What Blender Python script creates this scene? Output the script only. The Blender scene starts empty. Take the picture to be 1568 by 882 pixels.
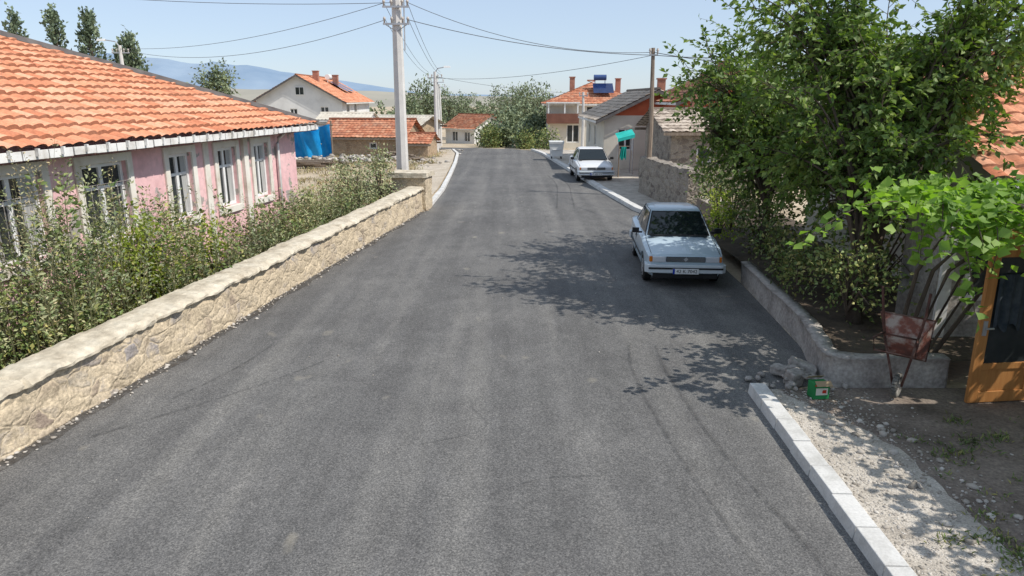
import bpy, bmesh, math, random
import numpy as np
from mathutils import Vector, Matrix, noise as mnoise
random.seed(7); rng=np.random.default_rng(7)
scene=bpy.context.scene
COL=scene.collection
R=math.radians

# ------------------------------------------------------------ materials
def nd(nt,t,**k):
    n=nt.nodes.new(t)
    for a,b in k.items(): setattr(n,a,b)
    return n
def c4(c): return (c[0],c[1],c[2],1)
def ramp(nt,cols,lo=.3,hi=.7,interp='LINEAR'):
    r=nd(nt,'ShaderNodeValToRGB'); r.color_ramp.interpolation=interp
    e=r.color_ramp.elements
    n=len(cols)
    e[0].position=lo; e[0].color=c4(cols[0]); e[1].position=hi; e[1].color=c4(cols[-1])
    for i in range(1,n-1):
        x=e.new(lo+(hi-lo)*i/(n-1)); x.color=c4(cols[i])
    return r
def mixc(nt,a,b,f,mode='MIX'):
    m=nd(nt,'ShaderNodeMix',data_type='RGBA',blend_type=mode)
    for s,v in ((0,f),(6,a),(7,b)):
        if isinstance(v,(int,float)): m.inputs[s].default_value=v
        elif isinstance(v,tuple): m.inputs[s].default_value=c4(v)
        else: nt.links.new(v,m.inputs[s])
    return m.outputs[2]
def coords(nt,stretch=(1,1,1)):
    tc=nd(nt,'ShaderNodeTexCoord'); mp=nd(nt,'ShaderNodeMapping')
    mp.inputs['Scale'].default_value=stretch
    nt.links.new(tc.outputs['Object'],mp.inputs['Vector'])
    return mp.outputs['Vector']
def noisen(nt,vec,scale,detail=5,rough=.6):
    n=nd(nt,'ShaderNodeTexNoise'); n.inputs['Scale'].default_value=scale
    n.inputs['Detail'].default_value=detail; n.inputs['Roughness'].default_value=rough
    nt.links.new(vec,n.inputs['Vector']); return n.outputs['Fac']
def M(name,cols,scale=5,rough=.85,bump=0,bscale=40,detail=4,spec=.25,stretch=(1,1,1),fine=None,metal=0,coat=0,lo=.3,hi=.7):
    m=bpy.data.materials.new(name); m.use_nodes=True; nt=m.node_tree
    b=nt.nodes['Principled BSDF']
    b.inputs['Roughness'].default_value=rough; b.inputs['Metallic'].default_value=metal
    b.inputs['Specular IOR Level'].default_value=spec
    b.inputs['Coat Weight'].default_value=coat
    vec=coords(nt,stretch)
    if len(cols)==1: cols=[tuple(x*.92 for x in cols[0]),tuple(min(1,x*1.08) for x in cols[0])]
    r=ramp(nt,cols,lo,hi); nt.links.new(noisen(nt,vec,scale,detail),r.inputs[0])
    out=r.outputs[0]
    if fine:
        fs,fa,fb=fine
        r2=ramp(nt,[(fa,)*3,(fb,)*3]); nt.links.new(noisen(nt,coords(nt),fs,2),r2.inputs[0])
        out=mixc(nt,out,r2.outputs[0],1.0,'MULTIPLY')
    nt.links.new(out,b.inputs['Base Color'])
    if bump:
        bp=nd(nt,'ShaderNodeBump'); bp.inputs['Strength'].default_value=bump; bp.inputs['Distance'].default_value=.02
        nt.links.new(noisen(nt,vec,bscale,3),bp.inputs['Height']); nt.links.new(bp.outputs[0],b.inputs['Normal'])
    return m
def leafmat(name,c1,c2,c3,trans=.3,rough=.55,vary=True):
    m=bpy.data.materials.new(name); m.use_nodes=True; nt=m.node_tree
    b=nt.nodes['Principled BSDF']; b.inputs['Roughness'].default_value=rough; b.inputs['Specular IOR Level'].default_value=.35
    g=nd(nt,'ShaderNodeNewGeometry'); r=ramp(nt,[c1,c2,c3],0,1)
    nt.links.new(g.outputs['Random Per Island'],r.inputs[0]); o=r.outputs[0]
    if vary:
        r2=ramp(nt,[(.65,.7,.7),(1.25,1.2,1.1)],.35,.65); nt.links.new(noisen(nt,coords(nt),.9,2),r2.inputs[0])
        o=mixc(nt,o,r2.outputs[0],1.0,'MULTIPLY')
    nt.links.new(o,b.inputs['Base Color'])
    if trans>0:
        t=nd(nt,'ShaderNodeBsdfTranslucent'); o2=mixc(nt,o,(1.3,1.5,.5),1.0,'MULTIPLY'); nt.links.new(o2,t.inputs['Color'])
        mx=nd(nt,'ShaderNodeMixShader'); mx.inputs[0].default_value=trans
        nt.links.new(b.outputs[0],mx.inputs[1]); nt.links.new(t.outputs[0],mx.inputs[2])
        nt.links.new(mx.outputs[0],nt.nodes['Material Output'].inputs['Surface'])
    return m
def tilemat(name,c1,c2,c3,dirt=(.25,.2,.16),dm=.6):
    m=bpy.data.materials.new(name); m.use_nodes=True; nt=m.node_tree
    b=nt.nodes['Principled BSDF']; b.inputs['Roughness'].default_value=.85; b.inputs['Specular IOR Level'].default_value=.2
    at=nd(nt,'ShaderNodeAttribute',attribute_name='tile'); r=ramp(nt,[tuple(x*.5 for x in c1),c1,c2,c3],0,1)  # darkest stop carries the painted shade of tile steps and grooves
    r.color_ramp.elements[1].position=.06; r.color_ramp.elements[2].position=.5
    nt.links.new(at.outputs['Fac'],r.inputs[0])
    r2=ramp(nt,[(0,0,0),(dm,)*3],.5,.75); nt.links.new(noisen(nt,coords(nt),1.3,5,.7),r2.inputs[0])
    o=mixc(nt,r.outputs[0],dirt,r2.outputs[0]); 
    r3=ramp(nt,[(.8,)*3,(1.15,)*3]); nt.links.new(noisen(nt,coords(nt),25,2),r3.inputs[0])
    nt.links.new(mixc(nt,o,r3.outputs[0],1.0,'MULTIPLY'),b.inputs['Base Color'])
    return m
def stonemat(name,stones,mortar,scale=4,stretch=(1,1,1.4),mort=.06,smear=.5,bump=.6):
    m=bpy.data.materials.new(name); m.use_nodes=True; nt=m.node_tree
    b=nt.nodes['Principled BSDF']; b.inputs['Roughness'].default_value=.9; b.inputs['Specular IOR Level'].default_value=.15
    vec=coords(nt,stretch)
    nz=nd(nt,'ShaderNodeTexNoise'); nz.inputs['Scale'].default_value=3; nt.links.new(vec,nz.inputs['Vector'])
    mv=nd(nt,'ShaderNodeVectorMath',operation='MULTIPLY_ADD'); nt.links.new(nz.outputs['Color'],mv.inputs[0])
    mv.inputs[1].default_value=(.25,.25,.25); nt.links.new(vec,mv.inputs[2])
    v1=nd(nt,'ShaderNodeTexVoronoi',feature='DISTANCE_TO_EDGE'); v2=nd(nt,'ShaderNodeTexVoronoi')
    for v in (v1,v2):
        v.inputs['Scale'].default_value=scale; nt.links.new(mv.outputs[0],v.inputs['Vector'])
    sep=nd(nt,'ShaderNodeSeparateColor'); nt.links.new(v2.outputs['Color'],sep.inputs[0])
    rs=ramp(nt,stones,0,1); nt.links.new(sep.outputs[0],rs.inputs[0])
    rm=ramp(nt,[(1,1,1),(0,0,0)],mort*.4,mort*1.6); nt.links.new(v1.outputs['Distance'],rm.inputs[0])
    rsm=ramp(nt,[(0,0,0),(1,1,1)],smear-.06,smear+.1); nt.links.new(noisen(nt,vec,1.7,5,.65),rsm.inputs[0])
    mx=mixc(nt,rm.outputs[0],rsm.outputs[0],1.0,'LIGHTEN')
    rmc=ramp(nt,[tuple(x*.75 for x in mortar),mortar,tuple(min(1,x*1.2) for x in mortar)]); nt.links.new(noisen(nt,coords(nt),6,5,.7),rmc.inputs[0])
    o=mixc(nt,rs.outputs[0],rmc.outputs[0],mx)
    r3=ramp(nt,[(.7,)*3,(1.2,)*3]); nt.links.new(noisen(nt,coords(nt),30,3),r3.inputs[0])
    o=mixc(nt,o,r3.outputs[0],1.0,'MULTIPLY')
    nt.links.new(o,b.inputs['Base Color'])
    bp=nd(nt,'ShaderNodeBump'); bp.inputs['Strength'].default_value=bump; bp.inputs['Distance'].default_value=.05
    mm=nd(nt,'ShaderNodeMath',operation='MINIMUM'); mm.inputs[1].default_value=.15; nt.links.new(v1.outputs['Distance'],mm.inputs[0])
    ad=nd(nt,'ShaderNodeMath',operation='MULTIPLY_ADD'); nt.links.new(mm.outputs[0],ad.inputs[0]); ad.inputs[1].default_value=3
    nt.links.new(noisen(nt,vec,12,5),ad.inputs[2]); nt.links.new(ad.outputs[0],bp.inputs['Height'])
    nt.links.new(bp.outputs[0],b.inputs['Normal'])
    return m

# ------------------------------------------------------------ mesh builder
class MB:
    def __init__(s): s.v=[]; s.f=[]; s.m=[]
    def add(s,vs,fs,mi=0):
        o=len(s.v); s.v+= [tuple(p) for p in vs]
        for f in fs: s.f.append(tuple(i+o for i in f)); s.m.append(mi)
    def hexa(s,p,mi=0):
        s.add(p,[(0,3,2,1),(4,5,6,7),(0,1,5,4),(1,2,6,5),(2,3,7,6),(3,0,4,7)],mi)
    def box(s,c,d,rz=0,mi=0,mat=None):
        x,y,z=d[0]/2,d[1]/2,d[2]/2
        p=[Vector(q) for q in ((-x,-y,-z),(x,-y,-z),(x,y,-z),(-x,y,-z),(-x,-y,z),(x,-y,z),(x,y,z),(-x,y,z))]
        mt=mat if mat else Matrix.Rotation(rz,3,'Z')
        s.hexa([mt@q+Vector(c) for q in p],mi)
    def obox(s,F,a0,a1,n0,n1,z0,z1,mi=0):
        s.hexa([F(a0,n1,z0),F(a1,n1,z0),F(a1,n0,z0),F(a0,n0,z0),F(a0,n1,z1),F(a1,n1,z1),F(a1,n0,z1),F(a0,n0,z1)],mi)
    def tube(s,pts,rad,sides=8,mi=0,cap=True):
        pts=[Vector(p) for p in pts]; n=len(pts)
        if not hasattr(rad,'__len__'): rad=[rad]*n
        vs=[]
        for i,p in enumerate(pts):
            d=(pts[min(i+1,n-1)]-pts[max(i-1,0)]).normalized()
            u=d.cross(Vector((0,0,1)) if abs(d.z)<.9 else Vector((1,0,0))).normalized(); w=d.cross(u)
            for k in range(sides):
                a=2*math.pi*k/sides; vs.append(p+(u*math.cos(a)+w*math.sin(a))*rad[i])
        fs=[]
        for i in range(n-1):
            for k in range(sides):
                k2=(k+1)%sides; fs.append((i*sides+k,i*sides+k2,(i+1)*sides+k2,(i+1)*sides+k))
        if cap: fs.append(tuple(range(sides))[::-1]); fs.append(tuple((n-1)*sides+k for k in range(sides)))
        s.add(vs,fs,mi)
    def build(s,name,mats,parent=None,smooth=False,bevel=0,recalc=False,seg=2):
        me=bpy.data.meshes.new(name); me.from_pydata(s.v,[],s.f)
        if not isinstance(mats,(list,tuple)): mats=[mats]
        for m in mats: me.materials.append(m)
        me.polygons.foreach_set('material_index',s.m)
        if recalc:
            bm=bmesh.new(); bm.from_mesh(me); bmesh.ops.recalc_face_normals(bm,faces=bm.faces); bm.to_mesh(me); bm.free()
        if smooth: me.polygons.foreach_set('use_smooth',[True]*len(me.polygons))
        me.update()
        ob=bpy.data.objects.new(name,me); COL.objects.link(ob)
        if parent: ob.parent=parent
        if bevel:
            b=ob.modifiers.new('bevel','BEVEL'); b.width=bevel; b.segments=seg; b.limit_method='ANGLE'; b.angle_limit=R(35)
        return ob
def empty(name,loc=(0,0,0),rz=0):
    e=bpy.data.objects.new(name,None); e.location=loc; e.rotation_euler=(0,0,rz); e.empty_display_size=.3
    COL.objects.link(e); return e
class Fr:
    def __init__(s,O,A,N): s.O=Vector(O); s.A=Vector(A).normalized(); s.N=Vector(N).normalized(); s.Z=Vector((0,0,1))
    def __call__(s,a,n,z): return s.O+s.A*a+s.N*n+s.Z*z
def npmesh(name,V,Fc,mat,parent=None,smooth=False,attr=None):
    me=bpy.data.meshes.new(name); V=np.asarray(V,dtype=np.float32); Fc=np.asarray(Fc,dtype=np.int32)
    me.vertices.add(len(V)); me.vertices.foreach_set('co',V.ravel())
    k=Fc.shape[1]; me.loops.add(Fc.size); me.loops.foreach_set('vertex_index',Fc.ravel())
    me.polygons.add(len(Fc)); me.polygons.foreach_set('loop_start',np.arange(0,Fc.size,k,dtype=np.int32))
    me.polygons.foreach_set('loop_total',np.full(len(Fc),k,dtype=np.int32))
    if smooth: me.polygons.foreach_set('use_smooth',np.ones(len(Fc),dtype=bool))
    me.update(calc_edges=True); me.validate()
    if attr is not None and len(attr)==len(me.polygons):
        a=me.attributes.new('tile','FLOAT','FACE'); a.data.foreach_set('value',np.asarray(attr,dtype=np.float32))
    me.materials.append(mat)
    ob=bpy.data.objects.new(name,me); COL.objects.link(ob)
    if parent: ob.parent=parent
    return ob
def nrm(a): return a/np.maximum(np.linalg.norm(a,axis=1,keepdims=True),1e-9)
def leaves(name,P,D,size,mat,parent=None,w=.3,var=.35,up=.4):
    N=len(P); P=np.asarray(P,float); D=nrm(np.asarray(D,float))
    L=size*(1+var*rng.uniform(-1,1,(N,1)))
    nr=rng.normal(size=(N,3)); nr[:,2]=np.abs(nr[:,2])+up
    S=nrm(np.cross(D,nr)); U=np.cross(S,D)
    mid=P+D*L*.45
    V=np.stack([P,mid+S*L*w+U*L*.1,P+D*L-U*L*.08,mid-S*L*w+U*L*.1],1).reshape(-1,3)
    i=np.arange(N)[:,None]*4
    F=np.concatenate([i+np.array([[0,1,2]]),i+np.array([[0,2,3]])],1).reshape(-1,3)
    return npmesh(name,V,F,mat,parent)
def tile_roof(name,O,A,B,LA,LB,cL,cR,mat,parent,tw=.25,tr=.34,sa=5,amp=.028,sag=.02,step=.035):
    O=np.array(O,float);A=np.array(A,float);B=np.array(B,float);Nn=np.cross(A,B);Nn/=np.linalg.norm(Nn)
    na=int(LA/tw)+1; nr=int(math.ceil(LB/tr)); prof=np.array([0,.55,.9,1,.75,.15])[:sa] if sa>=5 else np.array([0,1,.3])[:sa]
    ai=np.arange(na*sa+1); av=ai*tw/sa; ap=prof[ai%sa]*amp
    bs=[];hs=[];rid=[]
    for r in range(nr):
        for q in ([0.,.5,.93] if sa>=5 else [0.,.95]):
            bs.append(min((r+q)*tr,LB)); hs.append(step*(1-q)+.004); rid.append(r)
    bs=np.array(bs);hs=np.array(hs)
    off=rng.normal(0,.014,(nr,1))[rid]
    tj=rng.normal(0,.007,(nr,na+1))
    AA,BB=np.meshgrid(av,bs); HH=ap[None,:]+hs[:,None]
    tid=np.minimum(ai//sa,na)
    HH=HH+tj[np.array(rid)][:,tid]
    AA=AA+off
    sg=np.array([[mnoise.noise(Vector((a*.35,b*.5,O[0])))*sag for a in av[::sa]] for b in bs])
    HH=HH+np.repeat(sg,sa,axis=1)[:,:len(av)] if sg.shape[1]*sa>=len(av) else HH
    lo=(cL*BB); hi=LA-cR*BB
    AC=np.clip(AA,lo,np.maximum(hi,lo))
    V=O+AC[...,None]*A+BB[...,None]*B+HH[...,None]*Nn
    n1,n2=AC.shape; idx=np.arange(n1*n2).reshape(n1,n2)
    F=np.stack([idx[:-1,:-1],idx[:-1,1:],idx[1:,1:],idx[1:,:-1]],-1).reshape(-1,4)
    ok=((AC[:-1,1:]-AC[:-1,:-1])+(AC[1:,1:]-AC[1:,:-1])>1e-5).reshape(-1)
    per=len(bs)//nr
    ri=np.arange(n1-1); ci=np.arange(n2-1)
    ti=(ri//per)[:,None]*1000+(ci//sa)[None,:]
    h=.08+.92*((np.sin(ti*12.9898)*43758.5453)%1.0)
    h=np.where(((ri%per)==per-1)[:,None],0.,h)  # row-step faces take the darkest tone: row shadow painted into the colour
    if sa>=5: h=np.where(((ci%sa)==sa-1)[None,:],h*.12,h)  # groove faces darkened: painted shade along with settled dirt
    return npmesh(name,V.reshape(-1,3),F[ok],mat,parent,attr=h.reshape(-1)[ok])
def wall(mb,F,L,z0,H,ops,mi=0,depth=.2):
    As=sorted({0,L}|{o[0] for o in ops}|{o[1] for o in ops}); Zs=sorted({z0,H}|{o[2] for o in ops}|{o[3] for o in ops})
    for i in range(len(As)-1):
        for j in range(len(Zs)-1):
            a,b,c,d=As[i],As[i+1],Zs[j],Zs[j+1]
            if any(o[0]<=a and b<=o[1] and o[2]<=c and d<=o[3] for o in ops): continue
            mb.add([F(a,0,c),F(b,0,c),F(b,0,d),F(a,0,d)],[(0,1,2,3)],mi)
    for o in ops:
        a,b,c,d=o[:4]
        q=[(a,c),(b,c),(b,d),(a,d)]
        for k in range(4):
            p,r=q[k],q[(k+1)%4]
            mb.add([F(p[0],0,p[1]),F(r[0],0,r[1]),F(r[0],-depth,r[1]),F(p[0],-depth,p[1])],[(0,1,2,3)],mi)
def window(mf,mg,F,o,fw=.06,n=-.13,mull=1,transom=True,mi=0):
    a,b,c,d=o[:4]; e=.003
    mf.obox(F,a+e,a+fw,n,n+.06,c+e,d-e,mi); mf.obox(F,b-fw,b-e,n,n+.06,c+e,d-e,mi)
    mf.obox(F,a+fw,b-fw,n,n+.058,c+e,c+fw,mi); mf.obox(F,a+fw,b-fw,n,n+.058,d-fw,d-e,mi)
    for k in range(mull):
        x=a+(b-a)*(k+1)/(mull+1); mf.obox(F,x-fw*.6,x+fw*.6,n,n+.055,c+fw,d-fw,mi)
    if transom:
        z=c+(d-c)*.68; mf.obox(F,a+fw,b-fw,n,n+.05,z-fw*.4,z+fw*.4,mi)
    mg.add([F(a,n+.02,c),F(b,n+.02,c),F(b,n+.02,d),F(a,n+.02,d)],[(0,1,2,3)],0)

# materials
def asphalt():
    m=bpy.data.materials.new('asphalt'); m.use_nodes=True; nt=m.node_tree
    b=nt.nodes['Principled BSDF']; b.inputs['Roughness'].default_value=.85; b.inputs['Specular IOR Level'].default_value=.2
    v=coords(nt)
    r1=ramp(nt,[(.4,)*3,(.92,)*3,(1.85,1.8,1.72)],.33,.72); nt.links.new(noisen(nt,v,60,3,.8),r1.inputs[0])
    base=ramp(nt,[(.14,.137,.134),(.168,.165,.16),(.2,.195,.187)]); nt.links.new(noisen(nt,v,.4,5,.65),base.inputs[0])
    o=mixc(nt,base.outputs[0],r1.outputs[0],1.0,'MULTIPLY')
    vs=coords(nt,(1.5,.05,1)); r2=ramp(nt,[(.82,)*3,(.97,)*3,(1.22,1.21,1.18)],.32,.68); nt.links.new(noisen(nt,vs,1.2,3,.5),r2.inputs[0])
    o=mixc(nt,o,r2.outputs[0],1.0,'MULTIPLY')
    r5=ramp(nt,[(.84,)*3,(1.11,)*3]); nt.links.new(noisen(nt,coords(nt,(1,.45,1)),4,4,.7),r5.inputs[0])
    o=mixc(nt,o,r5.outputs[0],1.0,'MULTIPLY')
    r4=ramp(nt,[(0,0,0),(.6,)*3],.7,.8); nt.links.new(noisen(nt,coords(nt,(1,.7,1)),2.3,2,.4),r4.inputs[0])
    o=mixc(nt,o,(.34,.31,.25),r4.outputs[0])
    nt.links.new(o,b.inputs['Base Color'])
    bp=nd(nt,'ShaderNodeBump'); bp.inputs['Strength'].default_value=.5; bp.inputs['Distance'].default_value=.012
    nt.links.new(noisen(nt,v,80,2,.7),bp.inputs['Height']); nt.links.new(bp.outputs[0],b.inputs['Normal'])
    return m
m_asph=asphalt()
m_ground=M('dry_earth',[(.34,.27,.18),(.5,.41,.29),(.6,.5,.37)],.5,.95,.4,20,fine=(12,.8,1.12))
m_soil=M('garden_soil',[(.06,.045,.035),(.13,.1,.07)],3,.95,.6,20)
m_dirt=M('yard_dirt',[(.13,.105,.085),(.21,.17,.14),(.27,.225,.185)],1.5,.95,.6,25,fine=(30,.7,1.25))
m_gravelbed=M('gravel_bed',[(.36,.32,.27),(.52,.47,.4),(.62,.57,.5)],2.2,.95,.8,45,fine=(45,.65,1.2))
m_peb=leafmat('pebble',(.26,.23,.19),(.42,.38,.33),(.6,.56,.5),0.0,.9,False)
m_kerb=M('kerb_concrete',[(.5,.49,.46),(.64,.63,.6),(.7,.69,.66)],3,.85,.2,60,fine=(40,.88,1.06))
m_conc=M('old_concrete',[(.24,.22,.2),(.37,.34,.31),(.46,.43,.39)],2.5,.9,.5,25,fine=(20,.75,1.15))
m_pole=M('pole_concrete',[(.55,.53,.5),(.68,.66,.62)],2,.85,.15,30)
m_wallst=stonemat('rubble_masonry',[(.28,.22,.18),(.42,.34,.25),(.5,.42,.32),(.34,.31,.3),(.56,.48,.35)],(.58,.48,.34),3.6,(1,1,1.5),.06,.42)
m_cap=M('mortar_cap',[(.42,.36,.27),(.6,.53,.41),(.68,.62,.5)],2.5,.9,.7,18,fine=(9,.78,1.1))
m_mud=stonemat('mud_stone_wall',[(.24,.17,.11),(.42,.32,.21),(.34,.27,.2)],(.45,.34,.23),3.2,(1,1,1.4),.07,.5)
m_dst=stonemat('garden_stone_wall',[(.18,.15,.13),(.3,.26,.22),(.36,.32,.27)],(.36,.32,.26),3.5,(1,1,1.6),.05,.56)
def pinkmat():
    m=M('pink_plaster',[(.7,.42,.42),(.79,.5,.5),(.81,.55,.54)],1.2,.9,.25,15,fine=(8,.9,1.07))
    nt=m.node_tree; b=nt.nodes['Principled BSDF']; src=b.inputs['Base Color'].links[0].from_socket
    r=ramp(nt,[(0,0,0),(1,1,1)],.56,.585); nt.links.new(noisen(nt,coords(nt,(1,.7,.9)),1.25,5,.65),r.inputs[0])
    nt.links.new(mixc(nt,src,(.38,.34,.31),r.outputs[0]),b.inputs['Base Color']); return m
m_pink=pinkmat()
m_trim=M('cream_trim',[(.58,.53,.44),(.74,.7,.62),(.8,.77,.7)],2,.85,.2,20)
m_white=M('white_paint',[(.76,.76,.74)],4,.5)
m_fascia=M('white_fascia',[(.5,.47,.42),(.74,.73,.7),(.8,.79,.76)],3,.7)
m_soff=M('soffit_brown',[(.16,.08,.07),(.25,.13,.11)],4,.8)
m_glass=M('window_glass',[(.015,.02,.022),(.05,.055,.055)],1.5,.07,spec=.6)
m_curt=M('curtain',[(.3,.3,.29),(.5,.5,.48)],3,.9,stretch=(8,8,.4))
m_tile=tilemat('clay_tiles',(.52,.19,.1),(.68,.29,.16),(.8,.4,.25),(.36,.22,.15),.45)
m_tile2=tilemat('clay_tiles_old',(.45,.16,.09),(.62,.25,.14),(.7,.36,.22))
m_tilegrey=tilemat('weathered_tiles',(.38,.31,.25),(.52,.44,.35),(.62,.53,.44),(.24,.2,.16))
m_tin=M('tin_sheet',[(.55,.49,.4),(.7,.66,.56)],1.5,.6,.2,10)
m_ridge=M('ridge_felt',[(.09,.08,.08),(.16,.15,.14)],4,.8,.3,20)
m_plw=M('white_plaster',[(.6,.6,.58),(.72,.72,.7),(.78,.77,.74)],.7,.9,.1,8)
m_cream=M('cream_plaster',[(.58,.54,.45),(.74,.7,.6)],.8,.9,.1,8)
m_red=M('red_siding',[(.5,.12,.06),(.6,.17,.08)],2,.8)
m_brown=M('brown_paint',[(.16,.07,.05),(.22,.1,.07)],2,.7)
m_wood=M('weathered_wood',[(.17,.13,.1),(.32,.26,.2)],4,.85,.3,30,stretch=(6,6,.6))
m_door=M('varnished_wood',[(.36,.15,.045),(.5,.24,.08)],2,.5,.1,20,stretch=(8,8,.5))
m_bark=M('bark',[(.06,.045,.035),(.15,.12,.09)],6,.95,.8,25,stretch=(1,1,.3))
m_metal=M('galvanised',[(.4,.41,.42),(.52,.53,.54)],4,.45,metal=.6)
m_dark=M('dark_metal',[(.02,.02,.02),(.04,.04,.04)],4,.6)
m_black=M('black_plastic',[(.012,.012,.013),(.025,.025,.025)],4,.5)
m_tyre=M('tyre',[(.012,.012,.012),(.03,.03,.028)],10,.85)
m_tarp=M('blue_tarp',[(.0,.16,.45),(.02,.33,.7)],1.2,.45,.5,6)
m_teal=M('teal_awning',[(.02,.4,.33),(.04,.55,.48)],2,.7)
m_rust=M('rusty_frame',[(.05,.035,.03),(.1,.045,.035),(.18,.13,.11)],4,.85,.4,30)
m_rust2=M('rusty_tray',[(.12,.06,.05),(.2,.075,.055),(.38,.31,.27)],3.5,.85,.4,30,lo=.38,hi=.62)
m_wire=M('wire',[(.1,.1,.1)],4,.6)
m_porc=M('porcelain',[(.5,.45,.4)],4,.3)
m_solar=M('solar_panel',[(.01,.02,.07),(.02,.04,.12)],4,.15,spec=.6)
l_tree=leafmat('leaf_green',(.1,.17,.045),(.16,.245,.065),(.27,.34,.11),.3)
l_vine=leafmat('leaf_vine',(.17,.3,.05),(.24,.38,.07),(.3,.44,.11),.4)
l_weed=leafmat('leaf_weed',(.19,.23,.11),(.27,.31,.16),(.4,.39,.23),0)
l_yel=leafmat('leaf_yellowgreen',(.22,.3,.04),(.33,.4,.07),(.42,.43,.1),.35)
l_garden=leafmat('leaf_garden',(.11,.17,.045),(.17,.23,.075),(.36,.34,.12),0)
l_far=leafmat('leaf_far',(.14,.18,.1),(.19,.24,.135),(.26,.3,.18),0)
l_pop=leafmat('leaf_poplar',(.12,.17,.11),(.17,.22,.14),(.22,.27,.17),0)
l_dry=leafmat('dry_grass',(.4,.32,.18),(.52,.44,.27),(.33,.33,.16),0)

# ------------------------------------------------------------ terrain
def gz(y):
    if y<52: return 0.
    if y<120: return -(y-52)*.048
    return -3.264-(min(y,400)-120)*.004
ys=[-40,-20,0,10,20,30,40,52,60,70,80,90,100,120,200,400,1000,3000,9000]
xs=[-9000,-3000,-800,-200,-60,-30,-10,0,10,30,60,200,800,3000,9000]
V=[(x,y,gz(y)) for y in ys for x in xs]; nx=len(xs)
F=[(j*nx+i,j*nx+i+1,(j+1)*nx+i+1,(j+1)*nx+i) for j in range(len(ys)-1) for i in range(nx-1)]
mb=MB(); mb.add(V,F); mb.build('ground',m_ground)
def wx(y): return -5.27+.134*(y-6.69)
st=[(-8,wx(-8)-.3,3.0),(0,wx(0)-.3,3.0),(4.5,wx(4.5)-.2,2.9),(8.4,wx(8.4)-.2,3.03),(8.7,wx(8.7)-.2,4.0),(10.2,wx(10.2)-.2,4.32),(13.9,wx(13.9)-.2,4.6),(20,wx(20)-.2,4.8),(22.5,wx(22.5)-.2,4.3),(23.7,-2.75,4.0),(29,-2.72,3.5),(35,-2.9,3.03),(41.6,-3.15,2.5),(48,-3.5,1.95),(52,-4.1,1.2),(55,-5.2,-.1),(58,-7.2,-2.4),(61,-10,-5.5),(64,-16,-10),(67,-24,-17)]
V=[];F=[]
for (y,a,b) in st:
    yy=y
    V+= [(a,yy,gz(yy)+.004),((a+b)/2,yy,gz(yy)+.012 if yy<55 else gz(yy)+.004),(b,yy,gz(yy)+.004)]
for i in range(len(st)-1):
    F+=[(3*i,3*i+1,3*i+4,3*i+3),(3*i+1,3*i+2,3*i+5,3*i+4)]
V=[(x,y,z+(0.05 if y>52 else 0)) for x,y,z in V]
mb=MB(); mb.add(V,F); mb.build('road',m_asph)
def fade_mat(name,col,a0,a1,scale=6,stretch=(1,1,1)):
    m=M(name,[col],4,.85); nt=m.node_tree; b=nt.nodes['Principled BSDF']
    t=nd(nt,'ShaderNodeBsdfTransparent'); mx=nd(nt,'ShaderNodeMixShader')
    r=ramp(nt,[(a0,)*3,(a1,)*3],.35,.65); nt.links.new(noisen(nt,coords(nt,stretch),scale,5,.7),r.inputs[0])
    nt.links.new(r.outputs[0],mx.inputs[0]); nt.links.new(t.outputs[0],mx.inputs[1]); nt.links.new(b.outputs[0],mx.inputs[2])
    nt.links.new(mx.outputs[0],nt.nodes['Material Output'].inputs['Surface']); return m
mb=MB()
def strip(pts,w,z=.022):
    n=len(pts); vs=[]
    for i,p in enumerate(pts):
        q=pts[min(i+1,n-1)];r=pts[max(i-1,0)]; d=Vector((q[0]-r[0],q[1]-r[1],0)).normalized(); s=Vector((-d.y,d.x,0))*w/2
        vs+=[(p[0]+s.x,p[1]+s.y,z),(p[0]-s.x,p[1]-s.y,z)]
    mb.add(vs,[(2*i,2*i+1,2*i+3,2*i+2) for i in range(n-1)])
def curve_pts(P,n=24):
    out=[]
    P=[Vector(p) for p in P]
    for i in range(len(P)-1):
        p0=P[max(i-1,0)];p1=P[i];p2=P[i+1];p3=P[min(i+2,len(P)-1)]
        for k in range(n):
            t=k/n; out.append(.5*((2*p1)+(-p0+p2)*t+(2*p0-5*p1+4*p2-p3)*t*t+(-p0+3*p1-3*p2+p3)*t**3))
    out.append(P[-1]); return out
strip(curve_pts([(2.05,4.3),(1.93,5),(1.72,7),(1.64,9),(1.75,10.2)],8),.045)
strip(curve_pts([(2.5,4.6),(2.42,5.4),(2.2,7),(2.1,9),(2.15,10.2)],8),.045)
strip(curve_pts([(1.5,24),(1.7,27),(1.9,31),(1.7,35)],8),.06)
strip(curve_pts([(2.1,24),(2.25,27),(2.4,31),(2.1,35)],8),.06)
mb.build('dark_strips',fade_mat('dark_strip',(.075,.075,.075),.0,.42))  # thin dark semi-transparent strips running along the road
mb=MB()
strip(curve_pts([(-4.2,8.2),(-3.8,9.2),(-3.6,10.2)],6),.04)
strip(curve_pts([(-4.6,7.2),(-3.3,8.6),(-2.6,9.6)],6),.04)
strip(curve_pts([(-1.0,7.0),(-.3,7.4),(-.5,8.0)],6),.02)
strip(curve_pts([(-.2,6.0),(.3,6.3),(.9,6.35)],6),.02)
mb.build('scuff_marks',fade_mat('scuff',(.07,.07,.07),0,.4))
V=[];F=[]; n=160
for i in range(n+1):
    y=-2+26*i/n; w_=.22+.12*mnoise.noise(Vector((y*1.2,0,0)))+.08*mnoise.noise(Vector((y*5,1,0)))
    V+=[(wx(y)-.05,y,.0165),(wx(y)+w_,y-.03,.0165)]
F=[(2*i,2*i+1,2*i+3,2*i+2) for i in range(n)]
mb=MB(); mb.add(V,F); mb.build('road_edge_dust',fade_mat('edge_dust',(.09,.08,.07),.0,.8,7))

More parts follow.
